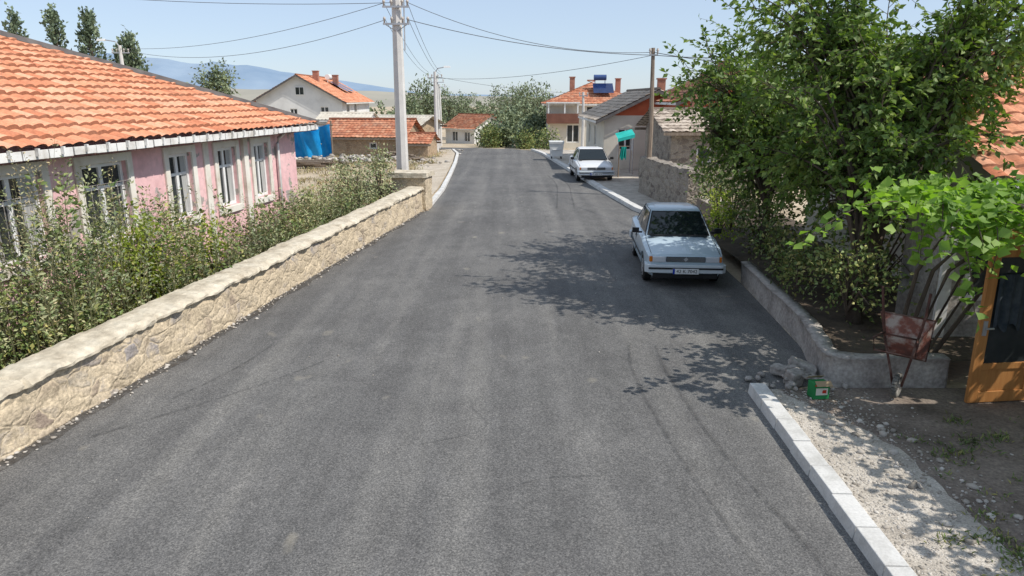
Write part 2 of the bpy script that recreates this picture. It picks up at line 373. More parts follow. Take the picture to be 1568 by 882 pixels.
# kerbs
def kerb(name,pts,w=.2,h=.12,ln=.5):
    mb=MB(); 
    for i in range(len(pts)-1):
        p=Vector((*pts[i],0)); q=Vector((*pts[i+1],0)); L=(q-p).length; n=max(1,int(round(L/ln))); d=(q-p)/L
        N=Vector((d.y,-d.x,0)); 
        for k in range(n):
            a=L*k/n+.006; b=L*(k+1)/n-.006; jz=random.uniform(-.006,.006); jx=random.uniform(-.006,.006)
            z0=min(gz(p.y),gz(q.y))-.1
            c0=p+d*a; c1=p+d*b
            P=[c0-N*(-jx),c1-N*(-jx),c1+N*(w+jx),c0+N*(w+jx)]
            T=[c0+N*(jx+.03),c1+N*(jx+.03),c1+N*(w+jx),c0+N*(w+jx)]
            mb.hexa([Vector((v.x,v.y,z0)) for v in P[::-1]]+[Vector((v.x,v.y,h+jz+gz(v.y))) for v in T[::-1]])
    return mb.build(name,m_kerb,bevel=.008)
kerb('kerb',[(2.78,3.0),(2.84,4.8),(2.97,8.45)],.22,.13)
kerb('kerb',[(4.3,22.4),(4.0,23.7),(3.5,29),(3.03,35),(2.5,41.6),(1.95,48),(1.3,51.8)],.28,.13,.8)
kerb('kerb',[(-2.95,24.4),(-2.92,29),(-3.1,35),(-3.35,41.6),(-3.7,48),(-4.3,51.8)],.2,.12,.8)
mb=MB()
pv=[(-2.97,24.4),(-2.95,29),(-3.12,35),(-3.37,41.6),(-3.72,48),(-4.3,51.8)]
mb.add([(x-.03,y,.1) for x,y in pv]+[(x-1.1-.02*y,y,.02) for x,y in pv],[(i+6,i,i+1,i+7) for i in range(5)])
mb.build('verge',M('verge_dust',[(.44,.37,.28),(.58,.51,.41)],1.2,.95,.4,20,fine=(15,.8,1.1)))
mb=MB()
pv=[(4.62,22.4),(4.3,23.7),(3.8,29),(3.33,35),(2.8,41.6),(2.25,48),(1.6,51.8)]
mb.add([(x,y,.09) for x,y in pv]+[(x+3.5,y,.05) for x,y in pv],[(i,i+7,i+8,i+1) for i in range(6)])
mb.build('pavement',m_gravelbed)
mb=MB(); mb.add([(3.05,-6,.02),(14,-6,.02),(14,8.55,.02),(4.05,8.55,.02),(3.15,8.5,.02)],[(0,1,2,3,4)]); mb.build('dirt_yard',m_dirt)
V=[(3.07,-1+9.5*i/60,.024) for i in range(61)]; V2=[]
for i in range(61):
    y=-1+9.5*i/60; w=1.0 if y<7 else max(.1,1.0-(y-7)*.45); V2.append((3.07+w+.18*mnoise.noise(Vector((y*1.3,0,0)))+.1*mnoise.noise(Vector((y*5,2,0))),y,.024))
mb=MB(); mb.add(V+V2,[(i,61+i,62+i,i+1) for i in range(60)]); mb.build('gravel',m_gravelbed)

# rocks
t=(1+5**.5)/2
ICO=nrm(np.array([(-1,t,0),(1,t,0),(-1,-t,0),(1,-t,0),(0,-1,t),(0,1,t),(0,-1,-t),(0,1,-t),(t,0,-1),(t,0,1),(-t,0,-1),(-t,0,1)],float))
ICF=np.array([(0,11,5),(0,5,1),(0,1,7),(0,7,10),(0,10,11),(1,5,9),(5,11,4),(11,10,2),(10,7,6),(7,1,8),(3,9,4),(3,4,2),(3,2,6),(3,6,8),(3,8,9),(4,9,5),(2,4,11),(6,2,10),(8,6,7),(9,8,1)])
def rocks(name,P,S,mat,flat=.65,parent=None):
    N=len(P); P=np.asarray(P,float); S=np.asarray(S,float)
    sc=S[:,None,None]*rng.uniform(.6,1.3,(N,1,3))*np.array([1,1,flat])
    V=ICO[None]*(1+rng.normal(0,.16,(N,12,1)))*sc
    an=rng.uniform(0,6.28,N); c,s=np.cos(an),np.sin(an)
    X=V[...,0]*c[:,None]-V[...,1]*s[:,None]; Y=V[...,0]*s[:,None]+V[...,1]*c[:,None]
    V=np.stack([X,Y,V[...,2]],-1)+P[:,None,:]
    F=(ICF[None]+np.arange(N)[:,None,None]*12).reshape(-1,3)
    return npmesh(name,V.reshape(-1,3),F,mat,parent)
N=5200
px=3.12+np.abs(rng.normal(0,.6,N)); py=rng.uniform(3.2,8.5,N)
S=rng.gamma(2.2,.003,N)+.004
rocks('gravel_stones',np.stack([px,py,.022+S*.15],1),S,m_peb,.5)
N=110; py=rng.uniform(4,7.9,N); px=rng.uniform(3.7,4.5,N)+(py-6)*-.1; S=rng.gamma(2.5,.008,N)+.007
rocks('rubble_stones',np.stack([px,py,.025+S*.2],1),S,m_peb)
N=900; py=rng.uniform(4,24,N); px=wx(py)+np.abs(rng.normal(0,.1,N))+.02; S=rng.gamma(2,.006,N)+.004
rocks('roadside_pebbles',np.stack([px,py,.012+S*.2],1),S,m_peb)
N=300; py=rng.uniform(3.5,30,N); px=rng.uniform(-4,2.7,N); S=rng.gamma(1.5,.002,N)+.002
rocks('loose_grit',np.stack([px,py,.014+S*.2],1),S,m_peb)
N=420; py=rng.uniform(25,52,N); px=rng.uniform(-6.5,-3.4,N); S=rng.gamma(2,.02,N)+.01
rocks('verge_stones',np.stack([px,py,.03+S*.2],1),S,m_peb)
P=[];S=[]
for k in range(70):
    a=random.gauss(0,.2); b=random.gauss(0,.16); P.append((3.7+a,8.75+b*1.2,.05+max(0,.14-abs(a)*.4))); S.append(random.uniform(.015,.07))
rocks('rubble_pile',P,S,m_conc)
e=empty('concrete_chunk'); mb=MB()
mb.box((3.62,8.62,.13),(.2,.16,.2),.4,mat=Matrix.Rotation(.4,3,'Z')@Matrix.Rotation(.2,3,'X')); mb.box((3.85,8.95,.16),(.34,.2,.13),0,mat=Matrix.Rotation(-.3,3,'Z')@Matrix.Rotation(.35,3,'Y')); mb.box((3.6,8.95,.1),(.16,.3,.12),.8)
mb.build('chunks',m_conc,e,bevel=.02)
e=empty('cardboard_carton',(3.78,8.25,.02),.1)
mb=MB(); mb.box((0,0,.11),(.2,.16,.2)); mb.build('box',M('carton_green',[(.02,.2,.06),(.03,.25,.08)],3,.6),e,bevel=.004)
mb=MB(); mb.box((0,-.082,.11),(.15,.006,.09)); mb.build('label',M('carton_label',[(.6,.6,.5),(.7,.68,.6)],20,.6),e)
mb=MB(); mb.box((.03,-.086,.11),(.05,.005,.04)); mb.box((0,-.083,.19),(.18,.006,.02)); mb.build('print',M('carton_red',[(.5,.04,.02)],3,.6),e)
mb=MB(); mb.box((0,-.11,.225),(.2,.08,.004),mat=Matrix.Rotation(.6,3,'X')); mb.box((0,.1,.235),(.2,.08,.004),mat=Matrix.Rotation(-.6,3,'X')); mb.build('flaps',M('carton_inner',[(.35,.26,.16)],3,.8),e)

# ------------------------------------------------------------ left rubble wall
W=Fr((wx(-2),-2,0),(.134,.991,0),(.991,-.134,0))
LW=26.0
e=empty('stone_wall')
na=420; nz=14
V=[];F=[]
def wn(a,z,s=1.): return mnoise.fractal(Vector((a*s,z*s*1.3,3.1)),1.,2.,4)
def ztop(a): return .63+.1*a/LW+.03*mnoise.noise(Vector((a*.7,0,0)))
for i in range(na+1):
    a=LW*i/na
    for j in range(nz+1):
        z=ztop(a)*j/nz
        n=.035*wn(a,z,2.6)+.03*abs(mnoise.noise(Vector((a*4,z*5,1))))+ .04*(1-j/nz)
        V.append(W(a,n,z-.03))
F=[(i*(nz+1)+j,(i+1)*(nz+1)+j,(i+1)*(nz+1)+j+1,i*(nz+1)+j+1) for i in range(na) for j in range(nz)]
mb=MB(); mb.add(V,F); mb.obox(W,0,LW,-.42,-.02,-.05,.62); mb.build('masonry',m_wallst,e,smooth=True)
prof=[(.05,.0),(.085,.02),(.09,.06),(.06,.1),(.0,.125),(-.15,.14),(-.3,.14),(-.42,.12),(-.47,.08),(-.48,0)]
V=[];k=len(prof); na=620
for i in range(na+1):
    a=LW*i/na
    seg=abs(((a/2.3)%1)-.5)
    crack=-.04 if seg>.492 else 0
    for j,(n,z) in enumerate(prof):
        jn=.04*mnoise.noise(Vector((a*1.8,j*.35,7)))+.035*mnoise.noise(Vector((a*6,j*.5,2))); jz=.022*mnoise.noise(Vector((a*3,n*6,5)))+.02*mnoise.noise(Vector((a*9,n*12,5)))
        V.append(W(a,n+(jn if j<4 or j>7 else 0)+(crack if j<4 else 0),ztop(a)-.035+z*(.85)+jz+(crack*.5 if 0<j<9 else 0)))
F=[(i*k+j,(i+1)*k+j,(i+1)*k+j+1,i*k+j+1) for i in range(na) for j in range(k-1)]
F.append(tuple(range(k))); F.append(tuple(na*k+j for j in range(k))[::-1])
mb=MB(); mb.add(V,F); mb.build('coping',m_cap,e,smooth=False)
e=empty('stone_gate_pillar'); P=Fr((-3.75,23.7,0),(.134,.991,0),(.991,-.134,0))
def rough_block(name,F0,a0,a1,n0,n1,z0,z1,mat,par,res=9,amp=.03):
    bm=bmesh.new(); bmesh.ops.create_cube(bm,size=1); bmesh.ops.subdivide_edges(bm,edges=bm.edges,cuts=res,use_grid_fill=True)
    for v in bm.verts:
        p=F0(a0+(v.co.x+.5)*(a1-a0),n0+(v.co.y+.5)*(n1-n0),z0+(v.co.z+.5)*(z1-z0))
        d=mnoise.noise_vector(p*3.1)*amp+mnoise.noise_vector(p*8)*amp*.5
        v.co=p+d
    bmesh.ops.recalc_face_normals(bm,faces=bm.faces)
    me=bpy.data.meshes.new(name); bm.to_mesh(me); bm.free(); me.materials.append(mat)
    ob=bpy.data.objects.new(name,me); COL.objects.link(ob); ob.parent=par; return ob
rough_block('shaft',P,0,.9,-.2,.92,-.05,1.08,m_wallst,e)
rough_block('cap_stone',P,-.08,.98,-.3,1.0,1.085,1.24,m_cap,e)
rough_block('wall_stub',P,.92,1.9,-.3,.38,-.05,.8,m_wallst,e)
e=empty('low_garden_wall'); 
rough_block('stub',Fr((-6.0,24.6,0),(1,0,0),(0,-1,0)),0,2.1,-.2,.2,-.05,.75,m_mud,e,12,.04)

# ------------------------------------------------------------ pink house
A=Vector((.136,.991,0)).normalized(); Nn=Vector((A.y,-A.x,0)); H=2.95
corner=Vector((-6.0,20.2,0)); LH=20.; O=corner-A*LH; D=11.
e=empty('pink_house')
F1=Fr(O,A,Nn)
def Y2a(y): return (y-O.y)/A.y
ops=[(Y2a(y0),Y2a(y1),1.2,2.52) for y0,y1 in ((5.2,6.4),(7.5,8.8),(10.0,11.1),(11.95,13.1),(14.35,15.15),(16.15,16.95),(17.8,18.55))]
mb=MB(); wall(mb,F1,LH,-.1,H,ops,0,.2)
F2=Fr(corner,-Nn,A); wall(mb,F2,D,-.1,H,[(2,3.2,1.3,2.5),(6,7.2,1.3,2.5)],0,.2)
F3=Fr(corner-Nn*D,-A,-Nn); wall(mb,F3,LH,-.1,H,[],0)
F4=Fr(O-Nn*D,Nn,-A); wall(mb,F4,D,-.1,H,[],0)
mb.build('walls',m_pink,e)
mf=MB();mg=MB();mt=MB();mc=MB();mbar=MB()
for k,o in enumerate(ops):
    window(mf,mg,F1,o,.07)
    a,b,c,d=o; w=.15
    mt.obox(F1,a-w,a-.002,.0,.045,c-w,d+w); mt.obox(F1,b+.002,b+w,0,.045,c-w,d+w); mt.obox(F1,a-.002,b+.002,0,.042,d+.002,d+w); mt.obox(F1,a-.002,b+.002,0,.07,c-w,c-.002)
    if k!=3:
        mc.add([F1(a+.07,-.106,c+.07),F1(a+(b-a)*.3,-.106,c+.07),F1(a+(b-a)*.24,-.106,d-.07),F1(a+.07,-.106,d-.07)],[(0,1,2,3)])
        mc.add([F1(b-(b-a)*.26,-.106,c+.07),F1(b-.07,-.106,c+.07),F1(b-.07,-.106,d-.07),F1(b-(b-a)*.3,-.106,d-.07)],[(0,1,2,3)])
    if k in (2,3):
        for q in range(1,7): x=a+(b-a)*q/7; mbar.tube([F1(x,.03,c),F1(x,.03,d-.35)],.0055,5)
        for z in (c+.1,d-.35): mbar.tube([F1(a,.03,z),F1(b,.03,z)],.0055,5)
for o in [(2,3.2,1.3,2.5),(6,7.2,1.3,2.5)]: window(mf,mg,F2,o)
a5=Y2a(17.3); mt.obox(F1,a5-.08,a5+.12,0,.09,0,H-.02)
a6=Y2a(15.7); mt.obox(F1,a6-.1,a6+.1,0,.04,0,H-.02)
mf.build('window_frames',m_white,e,bevel=.004); mg.build('window_glass',m_glass,e); mt.build('window_surrounds',m_trim,e,bevel=.008); mc.build('curtains',m_curt,e); mbar.build('window_bars',m_conc,e)
mb=MB(); ad=Y2a(19.0); mb.tube([F1(ad,.42,H-.12),F1(ad,.12,H-.35),F1(ad,.07,H-.5),F1(ad,.07,.2)],.045,8); mb.build('downpipe',m_fascia,e,smooth=True)
p=math.atan(.4); ov=.5; tanp=.4; Zv=Vector((0,0,1)); hw=D/2+ov; LB=hw/math.cos(p); cp=math.cos(p)
ez=H-ov*tanp*.3
C=corner+A*ov+Nn*ov+Zv*ez
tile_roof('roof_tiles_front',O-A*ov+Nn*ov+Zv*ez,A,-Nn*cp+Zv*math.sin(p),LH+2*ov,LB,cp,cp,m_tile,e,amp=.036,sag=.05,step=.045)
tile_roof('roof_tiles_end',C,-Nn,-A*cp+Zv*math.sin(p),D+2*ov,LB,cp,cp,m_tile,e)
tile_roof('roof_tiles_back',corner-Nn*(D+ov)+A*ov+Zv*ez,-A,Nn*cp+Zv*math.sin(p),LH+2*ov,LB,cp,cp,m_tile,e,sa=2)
top=C+(-Nn-A)*hw+Zv*(hw*tanp)
mb=MB()
def cap(mb,p0,p1,w=.11,h=.09):
    d=(p1-p0).normalized(); s=d.cross(Zv).normalized(); u=s.cross(d)
    q=[]
    for p_ in (p0,p1): q+=[p_-s*w-u*.02,p_-s*w*.5+u*h,p_+s*w*.5+u*h,p_+s*w-u*.02]
    mb.add(q,[(0,1,5,4),(1,2,6,5),(2,3,7,6),(0,3,2,1),(4,5,6,7)])
cap(mb,C+Zv*.03,top+Zv*.05); top2=top-A*(LH-D)
cap(mb,top+Zv*.05,top2+Zv*.05); mb.build('ridge_caps',m_ridge,e,recalc=True)
mb=MB(); FE=Fr(O,A,Nn)
L0=-ov;L1=LH+ov
n=int((L1-L0)/.5)
for k in range(n):
    a=L0+(L1-L0)*k/n; jj=random.uniform(-.008,.008)
    mb.obox(FE,a+.01,a+(L1-L0)/n-.012,ov-.03+jj,ov+.0+jj,ez-.14+jj,ez-.015)
mb.obox(FE,L1-.03,L1,-D-ov,ov-.035,ez-.13,ez-.01)
mb.build('fascia_boards',m_fascia,e,bevel=.004)
mb=MB(); mb.obox(FE,L0,L1-.035,.0,ov-.04,ez-.16,ez-.14); mb.obox(FE,LH+.003,L1-.035,-D-ov,-.003,ez-.16,ez-.14); mb.build('soffit',m_soff,e)
mb=MB(); 
for k in range(int((L1-L0)/.5)): 
    a=L0+.25+k*.5; mb.obox(FE,a-.02,a+.02,ov,ov+.05,ez-.1,ez+.012)
mb.build('gutter_brackets',m_fascia,e)

# ------------------------------------------------------------ generic house
def house(name,Ox,yaw,W_,D_,H_,ridge,pitch,wm,rm,front=[],right=[],left=[],ov=.35,hip=False,sa=3,trim=None,chim=[],base=-.6,gmat=None,cm=None):
    e=empty(name); A=Vector((math.cos(yaw),math.sin(yaw),0)); N=Vector((math.sin(yaw),-math.cos(yaw),0)); O=Vector(Ox)
    Fs=[Fr(O,A,N),Fr(O+A*W_,-N,A),Fr(O+A*W_-N*D_,-A,-N),Fr(O-N*D_,N,-A)]
    mw=MB(); mf=MB(); mg=MB()
    for f,L,ops in zip(Fs,(W_,D_,W_,D_),(front,right,[],left)):
        wall(mw,f,L,base,H_,[o[:4] for o in ops],0,.2)
        for o in ops: window(mf,mg,f,o[:4],.07,mull=o[4] if len(o)>4 else 1,transom=False)
    tp=math.tan(pitch); c=math.cos(pitch); s=math.sin(pitch); ez=H_-ov*tp
    f=Fs[0]
    if ridge=='A':
        hw=D_/2+ov; LB=hw/c; k=c if hip else 0
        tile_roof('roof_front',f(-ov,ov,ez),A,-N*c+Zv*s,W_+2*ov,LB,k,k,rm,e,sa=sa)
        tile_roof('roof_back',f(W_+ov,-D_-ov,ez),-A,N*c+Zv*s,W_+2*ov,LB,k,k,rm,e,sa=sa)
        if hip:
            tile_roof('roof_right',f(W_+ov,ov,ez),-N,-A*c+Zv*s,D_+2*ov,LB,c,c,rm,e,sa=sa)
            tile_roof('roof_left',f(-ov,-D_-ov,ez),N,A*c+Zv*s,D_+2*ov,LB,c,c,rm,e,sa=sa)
        else:
            for a in (0,W_): mw.add([f(a,0,H_),f(a,-D_,H_),f(a,-D_/2,H_+D_/2*tp)],[(0,1,2)],1 if gmat else 0)
        rt=ez+hw*tp
        r0,r1=(f(-ov+(hw if hip else 0),-D_/2,rt+.03),f(W_+ov-(hw if hip else 0),-D_/2,rt+.03))
    else:
        hw=W_/2+ov; LB=hw/c
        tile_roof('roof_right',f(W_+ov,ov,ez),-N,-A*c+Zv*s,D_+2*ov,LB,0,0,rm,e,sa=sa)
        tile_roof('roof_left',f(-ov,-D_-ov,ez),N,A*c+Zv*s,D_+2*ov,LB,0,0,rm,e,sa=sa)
        for n in (0,-D_): mw.add([f(0,n,H_),f(W_,n,H_),f(W_/2,n,H_+W_/2*tp)],[(0,1,2)],1 if gmat else 0)
        rt=ez+hw*tp; r0,r1=f(W_/2,ov,rt+.03),f(W_/2,-D_-ov,rt+.03)
        mt=MB()
        for sd in (-1,1):
            p0=f(W_/2+sd*hw,ov+.02,ez-.02); p1=f(W_/2,ov+.02,rt-.02)
            mt.add([p0,p1,p1-Zv*.16,p0-Zv*.16],[(0,1,2,3)])
            q0=f(W_/2+sd*hw,ov,ez-.03); q1=f(W_/2,ov,rt-.03); mt.add([q0,q1,q1-N*(ov-.01),q0-N*(ov-.01)],[(0,1,2,3)])
        mt.build('barge_boards',m_ridge if trim is None else trim,e)
    mr=MB(); cap(mr,r0,r1,.12,.08); mr.build('ridge_cap',rm if trim is None else trim,e,recalc=True)
    mt=MB()
    for k,(a0,a1,n0,n1) in enumerate(((-ov,W_+ov,ov-.03,ov),(-ov,W_+ov,-D_-ov,-D_-ov+.03)) if ridge=='A' else ((-ov,-ov+.03,-D_-ov,ov),(W_+ov-.03,W_+ov,-D_-ov,ov))):
        mt.obox(f,a0,a1,n0,n1,ez-.12,ez-.01)
    mt.build('fascia',m_wood if wm in (m_mud,m_dst) else m_fascia,e)
    mw.build('walls',[wm,gmat] if gmat else wm,e); 
    if mf.v: mf.build('window_frames',m_white,e); mg.build('window_glass',m_glass,e)
    if chim:
        mc=MB()
        for (a,n,z0,z1,w) in chim: mc.obox(f,a-w/2,a+w/2,n-w/2,n+w/2,z0,z1); mc.obox(f,a-w/2-.05,a+w/2+.05,n-w/2-.05,n+w/2+.05,z1+.002,z1+.08)
        mc.build('chimneys',cm or m_chim,e)
    return e,f
m_chim=M('chimney_brick',[(.3,.13,.09),(.42,.22,.16)],3,.9)
e,f=house('white_gable_house',(-27.6,80,0),0,9.3,15,3.45,'D',R(29),m_plw,m_tile,front=[(1.0,1.9,1.7,2.7),(6.9,7.8,1.7,2.7),(3.6,4.4,1.7,2.5)],right=[(2,3.5,1.8,3),(6,7.5,1.8,3)],ov=.6,base=-3,chim=[(5.6,-4,5.2,6.5,.6),(6.6,-9,4.8,6.2,.6)])
mb=MB(); mb.obox(f,4.3,5.3,.003,.06,3.9,4.8); mb.build('attic_window_frame',m_white,e); mb=MB(); mb.obox(f,4.38,4.77,.062,.07,3.98,4.72); mb.obox(f,4.83,5.22,.062,.07,3.98,4.72); mb.build('attic_window_glass',m_glass,e)
mb=MB()
for n in (-7.5,-10): 
    mb.add([f(6.2,n,5.5),f(8.2,n,4.4),f(8.2,n-1.8,4.4),f(6.2,n-1.8,5.5)],[(0,1,2,3)])
mb.build('solar_panels',m_solar,e)
mb=MB(); mb.tube([f(6.0,-7.5,6.0),f(6.0,-9.3,6.0)],.3,12); mb.tube([f(6.0,-7.6,5.3),f(6.0,-7.6,6)],.04,5); mb.build('water_tank',m_white,e)
e,f=house('stone_shed',(-12.0,46.5,0),-.12,5.2,4.5,1.35,'A',R(22),m_mud,m_tile2,front=[(3.0,3.5,.5,.9,0)],ov=.35,sa=3)
e,f=house('lean_to_shed',(-6.9,45.4,0),-.12,1.7,2.6,.95,'A',R(20),m_mud,m_tile2,ov=.25,sa=3)
e,f=house('plastered_shed',(-13.2,50,0),0,3.4,3.5,2.2,'A',R(12),m_plw,m_tin,front=[(1.2,1.9,1.0,1.6,0)],ov=.2,sa=3)
e,f=house('tin_roof_shed',(-11.6,53.5,0),-.3,5.0,4.2,1.75,'A',R(15),m_mud,m_tin,front=[(3.2,4.0,.0,1.5,0)],ov=.5,sa=3)
e=empty('tarpaulin_shelter'); n1,n2=22,14; V=[]
for i in range(n1+1):
    for j in range(n2+1):
        a=i/n1;b=j/n2; p_=Vector((-13.7+2.75*a,44+.25*math.sin(a*9)+.12*math.sin(a*23+b*3)+.5*(1-b),2.05*b*(1-.12*math.sin(a*3.14))+.05)); V.append(p_)
F=[(i*(n2+1)+j,(i+1)*(n2+1)+j,(i+1)*(n2+1)+j+1,i*(n2+1)+j+1) for i in range(n1) for j in range(n2)]
mb=MB(); mb.add(V,F); mb.build('sheet',m_tarp,e,smooth=True)
mb=MB()
for x in (-13.8,-12.3,-10.9): mb.tube([(x,44.3,-.1),(x,44.3,2.3)],.05,6)
mb.tube([(-13.9,44.3,2.15),(-10.8,44.3,2.05)],.05,6); mb.build('poles',m_wood,e)
e,f=house('red_roof_house',(-8.4,93,0),-.75,5.2,5.6,.2,'A',R(27),m_plw,m_tile2,front=[(1.2,2.2,-1.6,-.4),(3.4,4.4,-1.6,-.4)],right=[(1,2,-1.6,-.5),(3.4,4.4,-1.6,-.5)],ov=.5,base=-4)
e,f=house('brown_cottage',(-2.2,104,0),.1,4.5,6,-.9,'A',R(22),m_brown,m_tilegrey,ov=.4,base=-4)
e,f=house('two_storey_house',(2.8,58,0),-.03,7.3,8,3.35,'A',R(22),m_cream,m_tile2,front=[(1.5,2.5,.2,1.6),(5.6,6.5,.5,1.5),(3.0,4.1,2.0,3.0),(5.6,6.6,2.0,3.0)],left=[(2,3.2,2.0,3.0),(5,6.2,2,3)],ov=.45,hip=True,base=-1.5,chim=[(2.0,-2.5,4,5.2,.4),(5.8,-3.5,4,5.1,.4)])
mb=MB(); mb.obox(f,-.1,2.4,.003,1.0,1.7,1.85); mb.obox(f,-.1,2.4,.95,1.0,1.86,2.45); mb.obox(f,-.1,-.04,.003,.94,1.86,2.45); mb.build('balcony',m_brown,e)
mb=MB()
for a in (0.05,1.3,2.3): mb.obox(f,a-.05,a+.05,.85,.93,2.46,3.2)
mb.obox(f,-.12,2.45,.003,1.02,3.21,3.3); mb.build('balcony_posts',m_white,e)
mb=MB(); mb.add([f(3.6,-.6,4.0),f(5.2,-.6,4.0),f(5.2,-2.0,4.75),f(3.6,-2.0,4.75)],[(0,1,2,3)]); mb.build('solar_panel',m_solar,e)
mb=MB(); mb.tube([f(3.7,-2.1,5.2),f(4.7,-2.1,5.2)],.22,12); mb.tube([f(3.8,-2.1,4.3),f(3.8,-2.1,5.2)],.03,5); mb.tube([f(4.6,-2.1,4.3),f(4.6,-2.1,5.2)],.03,5); mb.build('water_tank',M('tank_blue',[(.05,.09,.22)],3,.4),e)
e,f=house('old_house',(4.7,37.5,0),.0,5.2,9,2.75,'D',R(26),m_cream,m_tilegrey,front=[(.7,1.5,1.0,2.1),(3.2,4.1,1.0,2.1)],left=[(1.5,2.5,1,2.1),(4.5,5.5,1,2.1)],ov=.5,gmat=m_red,chim=[(3.6,-4,3.4,4.6,.4)])
e,f=house('red_shed',(7.6,33,0),.0,5.2,7,3.6,'D',R(24),m_red,m_tile2,front=[(.7,1.5,1.0,2.1)],ov=.4,chim=[(2.2,-2,4.2,5.2,.35)])
e,f=house('stone_outbuilding',(6.0,27.6,0),.05,4.6,4.2,2.5,'A',R(17),m_dst,m_tilegrey,front=[(1.0,1.6,1.2,1.8,0)],left=[],ov=.4,chim=[(1.9,-3.6,2.9,3.9,.3)])
e=empty('stone_yard_wall'); rough_block('stones',Fr((5.6,22.4,0),(-.1,1,0),(-1,-.1,0)),0,5.6,-.25,.15,-.05,1.45,m_dst,e,18,.05)
e=empty('awning'); mb=MB(); mb.add([(5.0,34.6,1.75),(5.8,34.6,1.95),(5.8,35.6,2.15),(5.0,35.6,1.95)],[(0,1,2,3)]); mb.add([(5.0,34.6,1.75),(5.8,34.6,1.95),(5.8,34.6,1.8),(5.0,34.6,1.6)],[(0,1,2,3)])
mb.build('cloth',m_teal,e); mb=MB(); [mb.tube([(x,y,0),(x,y,z)],.03,6) for x,y,z in ((5.05,34.7,1.75),(5.75,34.7,1.9),(5.75,35.5,2.1))]; mb.build('posts',m_metal,e)
e2=empty('hanging_cloth'); mb=MB(); mb.add([(5.0+.02*i+.03*math.sin(i*2),33.4+.06*math.sin(i*1.7),1.45) for i in range(12)]+[(4.9+.03*i,33.4+.06*math.sin(i*1.7+.5),.9+.06*math.sin(i)) for i in range(12)],[(i,i+1,i+13,i+12) for i in range(11)]); mb.build('cloth',m_teal,e2)
mb=MB(); mb.tube([(4.9,33.4,0),(4.9,33.4,1.5)],.03,6); mb.tube([(4.9,33.4,1.47),(5.4,33.4,1.47)],.02,6); mb.build('rail',m_wood,e2)
e=empty('rubbish_container',(2.65,43.6,.1))
mb=MB()
mb.hexa([(-.34,-.3,.15),(.34,-.3,.15),(.34,.3,.15),(-.34,.3,.15),(-.42,-.38,.95),(.42,-.38,.95),(.42,.38,.95),(-.42,.38,.95)]); mb.box((0,-.39,.93),(.88,.05,.06)); mb.box((0,-.36,.55),(.5,.05,.05)); mb.build('bin',m_plw,e,bevel=.01)
mb=MB(); mb.box((0,0,1.0),(.9,.84,.08)); mb.build('lid',m_white,e,bevel=.03)
mb=MB(); [mb.tube([(a-.03,b,.07),(a+.03,b,.07)],.07,10) for a in (-.28,.28) for b in (-.25,.25)]; mb.build('castors',m_tyre,e)

# ------------------------------------------------------------ right neighbour house + porch
e,f=house('tile_roof_house',(7.3,10.7,0),0,7,7,2.72,'A',R(25),m_cream,m_tile,left=[(2.5,3.6,1.0,2.1),(4.6,5.7,1.0,2.1)],front=[],ov=.5,sa=5)
mb=MB(); mb.box((10.1,14.2,4.75),(.45,.45,1.3)); mb.box((10.1,14.2,5.43),(.62,.62,.06)); mb.box((10.1,14.2,5.2),(.5,.5,.05)); mb.build('chimney',m_ridge,e,bevel=.01)
mb=MB(); mb.tube([(10.1,14.2,5.4),(10.1,14.2,5.7)],.1,10); mb.tube([(10.1,14.2,5.75),(10.1,14.2,5.8)],[.2,.02],10); mb.build('chimney_cowl',m_dark,e)
mb=MB(); mb.tube([(10.9,13.6,4.2),(10.9,13.6,5.4)],.015,5); mb.tube([(10.4,13.6,5.3),(11.4,13.6,5.3)],.012,5); mb.build('antenna',m_metal,e)
e=empty('porch_annex')
FP=Fr((5.95,9.7,0),(1,0,0),(0,-1,0))
mb=MB(); o=(.35,1.15,.85,1.9); wall(mb,FP,2.1,-.05,2.35,[o],0,.15); mb.obox(FP,-.03,0,-.95,0,-.05,2.35); mb.build('walls',m_conc,e)
mf=MB();mg=MB(); window(mf,mg,FP,o,.08,-.06); mf.obox(FP,-.02,.14,.003,.06,0,2.3); mf.build('window_frame',m_fascia,e); mg.build('glass',m_glass,e)
mb=MB(); mb.box((7.1,7.9,2.12),(3.2,.09,.1)); mb.box((6.9,8.6,2.26),(3.4,.07,.06)); mb.tube([(5.4,7.95,2.1),(8.2,9.2,2.32)],.03,6); mb.tube([(5.5,8.3,1.98),(7.2,7.7,2.18)],.028,6); mb.build('porch_beams',m_door,e)
mb=MB(); mb.box((8.6,6.0,1.05),(.08,4.2,2.1)); mb.build('side_wall',m_conc,e)
mb=MB(); mb.hexa([(5.95,1.5,2.5),(9,1.5,2.6),(9,7.3,2.6),(5.95,7.3,2.5),(5.95,1.5,2.54),(9,1.5,2.64),(9,7.3,2.64),(5.95,7.3,2.54)]); mb.build('unseen_shade_roof',m_tin,e)  # added tin roof out of view, there to shade the near right yard
mb=MB(); [mb.tube([(8.4,y,0),(8.4,y,2.55)],.05,6) for y in (1.7,4.4,7.2)]; mb.build('shade_roof_posts',m_wood,e)  # posts of the added out-of-view roof
e=empty('wooden_door'); FD=Fr((5.5,8.05,0.03),(1,.12,0),(.12,-1,0)); mb=MB()
for a0,a1,z0,z1 in ((0,.13,.0,1.93),(.72,.85,.0,1.93),(.13,.72,1.8,1.93),(.13,.72,0,.14),(.13,.72,.42,.5)): mb.obox(FD,a0,a1,-.05,0,z0,z1)
mb.obox(FD,.13,.72,-.035,-.018,.14,.42); mb.build('frame',m_door,e,bevel=.006)
mb=MB(); mb.obox(FD,.13,.72,-.03,-.02,.5,1.8); mb.build('glass',m_glass,e)
mb=MB(); mb.tube([FD(.06,.03,.95),FD(.16,.03,.95)],.012,6); mb.obox(FD,.04,.09,.0,.012,.86,1.04); mb.build('handle',m_metal,e)
